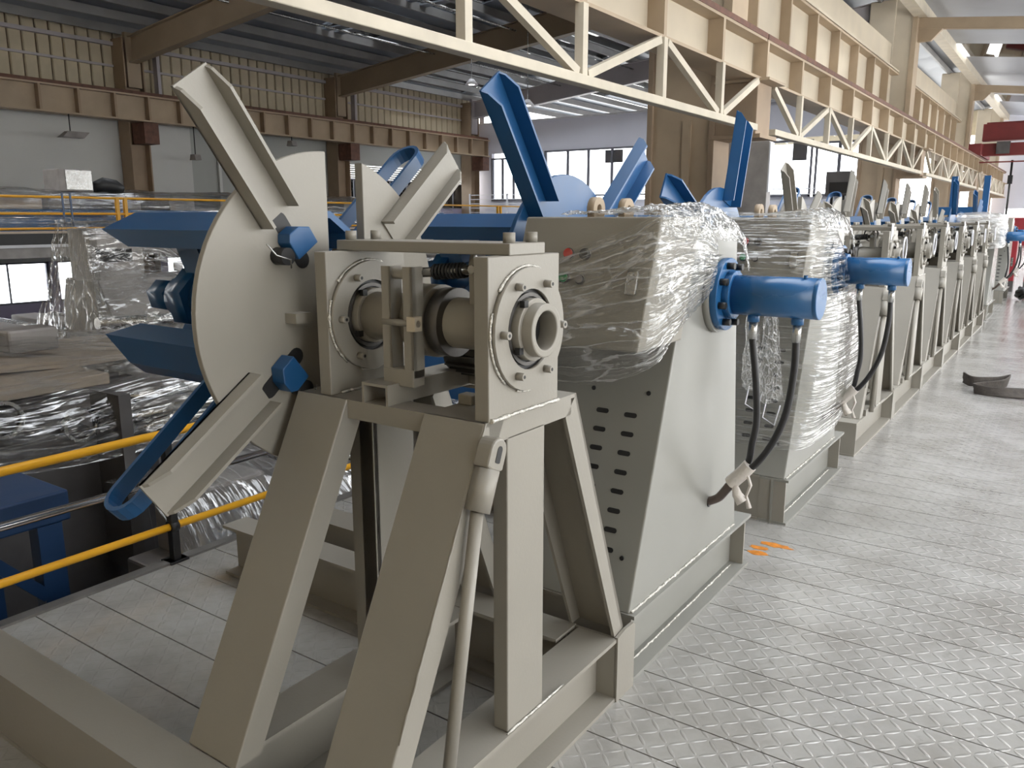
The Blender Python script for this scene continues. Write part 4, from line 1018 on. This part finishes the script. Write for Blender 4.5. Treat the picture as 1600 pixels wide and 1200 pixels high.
film('stretch_film', [[(-8.55, 4.05, 1.64), (-8.1, 4.05, 1.66), (-7.85, 4.1, 1.55), (-7.8, 4.1, 1.2), (-7.35, 3.9, 0.9), (-7.2, 3.85, 0.3)], [(-8.55, 4.45, 1.66), (-8.1, 4.45, 1.68), (-7.82, 4.45, 1.58), (-7.78, 4.45, 1.22), (-7.32, 4.4, 0.9), (-7.15, 4.4, 0.25)], [(-8.55, 4.85, 1.62), (-8.1, 4.85, 1.62), (-7.85, 4.85, 1.5), (-7.8, 4.9, 1.2), (-7.32, 4.9, 0.85), (-7.12, 4.9, 0.2)], [(-8.6, 5.3, 1.25), (-8.2, 5.35, 1.26), (-7.95, 5.4, 1.2), (-7.75, 5.5, 1.05), (-7.3, 5.6, 0.75), (-7.1, 5.6, 0.1)], [(-8.6, 6.5, 1.2), (-8.2, 6.5, 1.21), (-7.95, 6.5, 1.15), (-7.75, 6.5, 1.0), (-7.3, 6.5, 0.7), (-7.1, 6.5, 0.0)]],
     'clear film pulled in folds down the tall box-headed machine in the lower hall', mat='filmhall', nu=100, nv=120, amp=0.02, freq=(4, 20), seed=15)
film('stretch_film', [[(-8.55, 4.2, 1.68), (-8.2, 4.17, 1.69), (-7.9, 4.2, 1.66)], [(-8.62, 4.17, 1.35), (-8.2, 4.12, 1.35), (-7.86, 4.17, 1.33)], [(-8.78, 4.15, 1.0), (-8.2, 4.08, 1.02), (-7.72, 4.15, 1.0)], [(-8.95, 4.1, 0.6), (-8.2, 4.0, 0.6), (-7.45, 4.1, 0.58)], [(-9.0, 4.1, 0.2), (-8.2, 3.98, 0.2), (-7.4, 4.1, 0.2)]],
     'clear film hanging over the narrow end of the tall box-headed machine', mat='filmhall', nu=70, nv=60, amp=0.03, freq=(5, 12), seed=17)
# wrapped crate block between the rails
wc = thing('steel_block', (-4.6, 3.0, -2.5), 'low grey machine block standing in the lower hall beside the platform edge', 'machine')
MB().box(-4.78, -3.85, 2.55, 5.6, -2.5, -0.42).build('body', 'machgrey', wc, 0.02)
MB().box(-4.75, -4.3, 2.75, 3.3, -0.42, 0.05).build('upper_box', 'machgrey', wc, 0.02)
MB().box(-4.35, -3.95, 3.4, 5.4, -0.42, -0.20).build('rib', 'machgrey', wc, 0.02)
for k in range(4): MB().cyl((-4.7, 3.6 + 0.3 * k, 0.02), (-3.95, 3.6 + 0.3 * k, 0.02), 0.02, 8).build('rod', 'steel', wc)
film('stretch_film', [[(-4.84, 2.5, 0.1), (-4.6, 2.48, 0.1), (-4.25, 2.5, 0.02), (-4.0, 2.5, -0.3), (-3.78, 2.5, -0.5), (-3.74, 2.5, -0.9)], [(-4.84, 3.2, 0.1), (-4.6, 3.2, 0.12), (-4.25, 3.2, 0.05), (-4.0, 3.2, -0.2), (-3.76, 3.2, -0.4), (-3.72, 3.2, -0.9)], [(-4.84, 4.2, 0.1), (-4.6, 4.2, 0.1), (-4.25, 4.2, 0.05), (-3.95, 4.2, -0.05), (-3.74, 4.2, -0.3), (-3.7, 4.2, -0.9)], [(-4.84, 5.6, 0.1), (-4.6, 5.6, 0.1), (-4.25, 5.6, 0.05), (-3.95, 5.6, -0.05), (-3.74, 5.6, -0.3), (-3.7, 5.6, -0.9)]],
     'clear film with sharp creases over the low grey block beside the platform', mat='filmhallu', nu=70, nv=80, amp=0.018, freq=(14, 5), seed=21)
# long wrapped line farther back in the hall
for k, (x0, x1, y0, y1, zt, lab) in enumerate(((-12.5, -10.2, 3.4, 9.5, 0.25, 'long low grey machine bed standing before the wall windows'), (-13.0, -9.6, 10.5, 20, 0.9, 'long blue machine bed standing beyond the box-headed machine'))):
    m = thing('machine_bed', ((x0 + x1) / 2, (y0 + y1) / 2, -2.5), lab, 'machine')
    MB().box(x0, x1, y0, y1, -2.5, zt - 0.2).build('body', 'machgrey' if k == 0 else 'blue', m, 0.02)
    n = 7
    for q in range(n):
        y = y0 + 0.3 + (y1 - y0 - 0.6) * q / n
        MB().box(x0 + 0.2, x1 - 0.2, y, y + 0.35, zt - 0.2, zt + 0.12).build('roll_stand', 'machgrey', m, 0.02)
        MB().cyl((x0 + 0.1, y + 0.6, zt), (x1 - 0.1, y + 0.6, zt), 0.1, 14).build('roller', 'steel', m)

# mezzanine with a second wrapped line along the left wall
sbox('floor_mezzanine', 'machgrey', -23.0, -15.0, -4, 28.9, 1.02, 1.2)
mz = sbox('trim_1', 'framewhite', -15.02, -14.9, -4, 28.9, 1.2, 1.25)
sbox('gap_shade', 'black', -15.0, -14.95, -4, 28.9, 1.25, 1.44)  # black strip painting in the shade of the open gap
sbox('trim_3', 'card', -15.02, -14.9, -4, 28.9, 1.44, 1.48)
ml = thing('mezzanine_line', (-17, 9, 1.48), 'blue machine line under streaky film on the mezzanine by the white wall', 'machine')
MB().box(-18.2, -15.7, 1, 19.0, 1.2, 1.86).build('body', 'blue', ml, 0.02)
MB().box(-18.0, -15.9, 6.6, 7.6, 1.86, 2.1).build('pale_cabinet', 'card', ml, 0.02)
for k in range(14): MB().box(-17.9, -16.0, 1.5 + 1.25 * k, 2.1 + 1.25 * k, 1.86, 2.02 + 0.05 * (k % 3)).build('roll_stand', 'machgrey', ml, 0.02)
film('stretch_film', [[(-18.3, y, 2.05), (-17.2, y, 2.28), (-16.0, y, 2.24), (-15.55, y, 2.0), (-15.5, y, 1.55)] for y in (1, 4, 7, 10, 13, 16, 19.2)],
     'long streaky silver film over the blue mezzanine line', mat='filmhall', nu=150, nv=40, amp=0.06, freq=(16, 9), seed=31)
mr_ = thing('mezzanine_rail', (-15.1, 9, 1.48), 'thin yellow guard rail along the mezzanine edge by the far wall', 'railing')
for z in (2.07, 1.78, 1.52): MB().cyl((-15.1, -3, z), (-15.1, 28, z), 0.022, 8).build('rail', 'yellow', mr_)
for k in range(9):
    for d in (0, 0.16): MB().box(-15.13, -15.07, 0.35 + 4.1 * k + d, 0.41 + 4.1 * k + d, 1.48, 2.09).build('post', 'yellow', mr_)
cbx = thing('wrapped_cabinet', (-16, 7.7, 2.2), 'grey foil-wrapped cabinet on top of the mezzanine line', 'cabinet')
MB().box(-16.6, -16.0, 8.0, 8.65, 2.2, 2.62).build('body', 'machgrey', cbx, 0.02)
MB().box(-16.0, -15.98, 8.12, 8.62, 2.24, 2.60).build('foil_front', 'steel', cbx)
tag(MB().tube([V((-16.2, 8.75, 2.3)), V((-16.2, 8.95, 2.36)), V((-16.2, 9.2, 2.32)), V((-16.2, 9.35, 2.28))], [0.1, 0.14, 0.14, 0.08], 10).build('cloth_bundle', 'black'), 'black cloth bundle beside the foil-wrapped cabinet', 'bundle')

# hanging lamps along the wall beam
for k, (y, zb) in enumerate(((11.37, 3.75), (15.0, 3.39), (18.66, 4.05))):
    lp = thing('hanging_lamp', (-21.9, y, zb), 'grey floodlight hanging from the wall beam before the ' + ['white wall section', 'column by the grey wall', 'middle of the grey wall'][k], 'lamp', 'hanging floodlights')
    MB().cyl((-21.9, y, zb + 0.12), (-21.9, y, 4.345), 0.015, 6).build('rod', 'black', lp)
    MB().prism([(-22.05, y - (0.28 if k == 0 else 0.1), zb), (-21.75, y - (0.28 if k == 0 else 0.1), zb), (-21.8, y - 0.1, zb + 0.16), (-22.0, y - 0.1, zb + 0.16)], (0, 0.56 if k == 0 else 0.2, 0)).build('housing', 'machgrey', lp)
for k, (x, y, z) in enumerate(((-15.4, 20, 5.58), (-13.4, 20, 4.84))):
    lp = thing('bell_lamp', (x, y, z), 'white bell lamp under the roof, ' + ['high over the grey wall', 'lower, before the office parapet'][k], 'lamp', 'bell lamps')
    MB().cyl((x, y, z), (x, y, z + 0.16), 0.2, 18, r2=0.06).build('shade', 'ceramic', lp)
    MB().cyl((x, y, z + 0.16), (x, y, ZR(x) + 0.14), 0.012, 6).build('rod', 'steel', lp)
    MB().cyl((x, y, z - 0.01), (x, y, z + 0.02), 0.09, 12).build('bulb', 'lampglow', lp)

# ================================================================== THINGS ALONG THE PLATFORM
mo = thing('monitor', (-3.35, 14, 0), 'dark monitor on a pole standing behind the coil stands', 'monitor')
MB().box(-3.55, -3.13, 14, 14.1, 2.06, 2.44).build('housing', 'machdark', mo, 0.015)
MB().box(-3.48, -3.20, 13.985, 14.0, 2.10, 2.27).build('screen', 'screen', mo)
MB().box(-3.46, -3.42, 14.02, 14.06, 0.0, 2.06).build('leg', 'black', mo)
MB().box(-3.28, -3.24, 14.02, 14.06, 0.0, 2.06).build('leg', 'black', mo)
bd = thing('cabinet_panel', (-4.5, 12.8, -2.5), 'tall grey-green metal panel beside the first crane column', 'cabinet')
MB().box(-4.74, -4.10, 12.75, 12.95, -2.5, 2.86).build('body', 'machgrey', bd, 0.01)
MB().box(-4.10, -4.08, 12.75, 12.94, 2.1, 2.84).build('edge_strip', 'framewhite', bd)
# blue frames toward the far end
for k, (x, y, zt) in enumerate(((-2.88, 24, 2.75), (-2.15, 24, 2.75))):
    b = MB().box(x - 0.07, x + 0.07, y - 0.07, y + 0.07, 0, zt).build('blue_post', 'blue'); tag(b, 'dark blue steel post at the far end, ' + ['carrying the low blue tray', 'beside the bright far window'][k], 'post', 'blue posts')
bb = thing('blue_tray', (-2.65, 23.8, 0), 'low dark blue tray with short legs between the far blue posts', 'tray')
MB().box(-3.2, -2.25, 23.5, 23.9, 1.78, 1.98).build('body', 'blue', bb, 0.01)
for x in (-3.15, -2.35): MB().box(x, x + 0.06, 23.6, 23.7, 0, 1.78).build('leg', 'blue', bb)
# red cabinets
for k, (x0, x1, y) in enumerate(((-1.75, -1.25, 22.4), (-1.05, -0.60, 22.4))):
    c = thing('red_cabinet', ((x0 + x1) / 2, y, 0), 'tall red cabinet at the far end, ' + ['behind the farthest decoiler', 'standing clear of the farthest decoiler'][k], 'cabinet', 'red cabinets')
    MB().box(x0, x1, y, y + 0.4, 0.25, 1.18).build('body', 'redbox', c, 0.01)
    MB().box(x0, x1, y + 0.02, y + 0.38, 0, 0.25).build('plinth', 'machdark', c)
    MB().box(x1 - 0.09, x1 - 0.05, y - 0.02, y, 0.6, 0.8).build('handle', 'steel', c)
# strap left on the floor
sp = [[(-0.86, 9.55, 0.005), (-0.86, 9.55, 0.12)], [(-0.76, 9.40, 0.005), (-0.76, 9.40, 0.11)], [(-0.60, 9.50, 0.005), (-0.58, 9.55, 0.10)], [(-0.47, 9.62, 0.005), (-0.45, 9.66, 0.12)], [(-0.52, 9.40, 0.005), (-0.50, 9.36, 0.10)], [(-0.70, 9.05, 0.004), (-0.72, 9.06, 0.10)], [(-0.55, 8.95, 0.004), (-0.54, 8.98, 0.09)], [(-0.25, 8.95, 0.004), (-0.23, 9.10, 0.08)], [(0.1, 9.0, 0.004), (0.1, 9.15, 0.07)]]
o = MB().grid(sheet(sp, 60, 6, 0.01, (8, 2), 3)).build('lifting_sling', 'cloth'); tag(o, 'dark brown lifting sling dropped in folds on the steel floor', 'sling')
sm = o.modifiers.new('thick', 'SOLIDIFY'); sm.thickness = 0.012
pts = [V((-0.72 + 0.28 * math.cos(i * 0.45) * (1 + 0.2 * math.sin(i)), 20.2 + 0.5 * math.sin(i * 0.45), 0.05 + 0.05 * (i % 5))) for i in range(60)]
tag(MB().tube(pts, 0.035, 6).build('cable_coil', 'rubber'), 'black cable coil lying on the floor near the red cabinets', 'cable')
st = thing('rust_stain', (-1.2, 4.0, 0), 'orange stain on the floor plates between the two wrapped decoilers', 'stain')
for cx_, cy_, ra_, rb_ in ((-1.15, 4.10, 0.085, 0.028), (-1.21, 4.02, 0.06, 0.022), (-1.20, 3.95, 0.05, 0.03)):
    pp = [V((cx_ + ra_ * math.cos(a) * (1 + 0.5 * noise.noise(V((math.cos(a) * 1.5, math.sin(a) * 1.5, cy_ * 9)))), cy_ + rb_ * math.sin(a) * (1 + 0.6 * noise.noise(V((math.cos(a) * 2, math.sin(a) * 2, 5 + cx_ * 9)))), 0.0004)) for a in [2 * PI * i / 24 for i in range(24)]]
    MB().prism(pp, (0, 0, 0.001)).build('streak', 'stain', st)
tag(MB().tube([V((-0.52, 14.2, 0.012)), V((-0.45, 14.1, 0.02)), V((-0.42, 14.25, 0.012)), V((-0.36, 14.15, 0.012))], 0.012, 6).build('wire_scrap', 'black'), 'small dark wire scrap alone on the pale floor', 'scrap')

# ------------------------------------------------------------------ tidy
for o in bpy.data.objects:
    if '_o' in o: del o['_o']
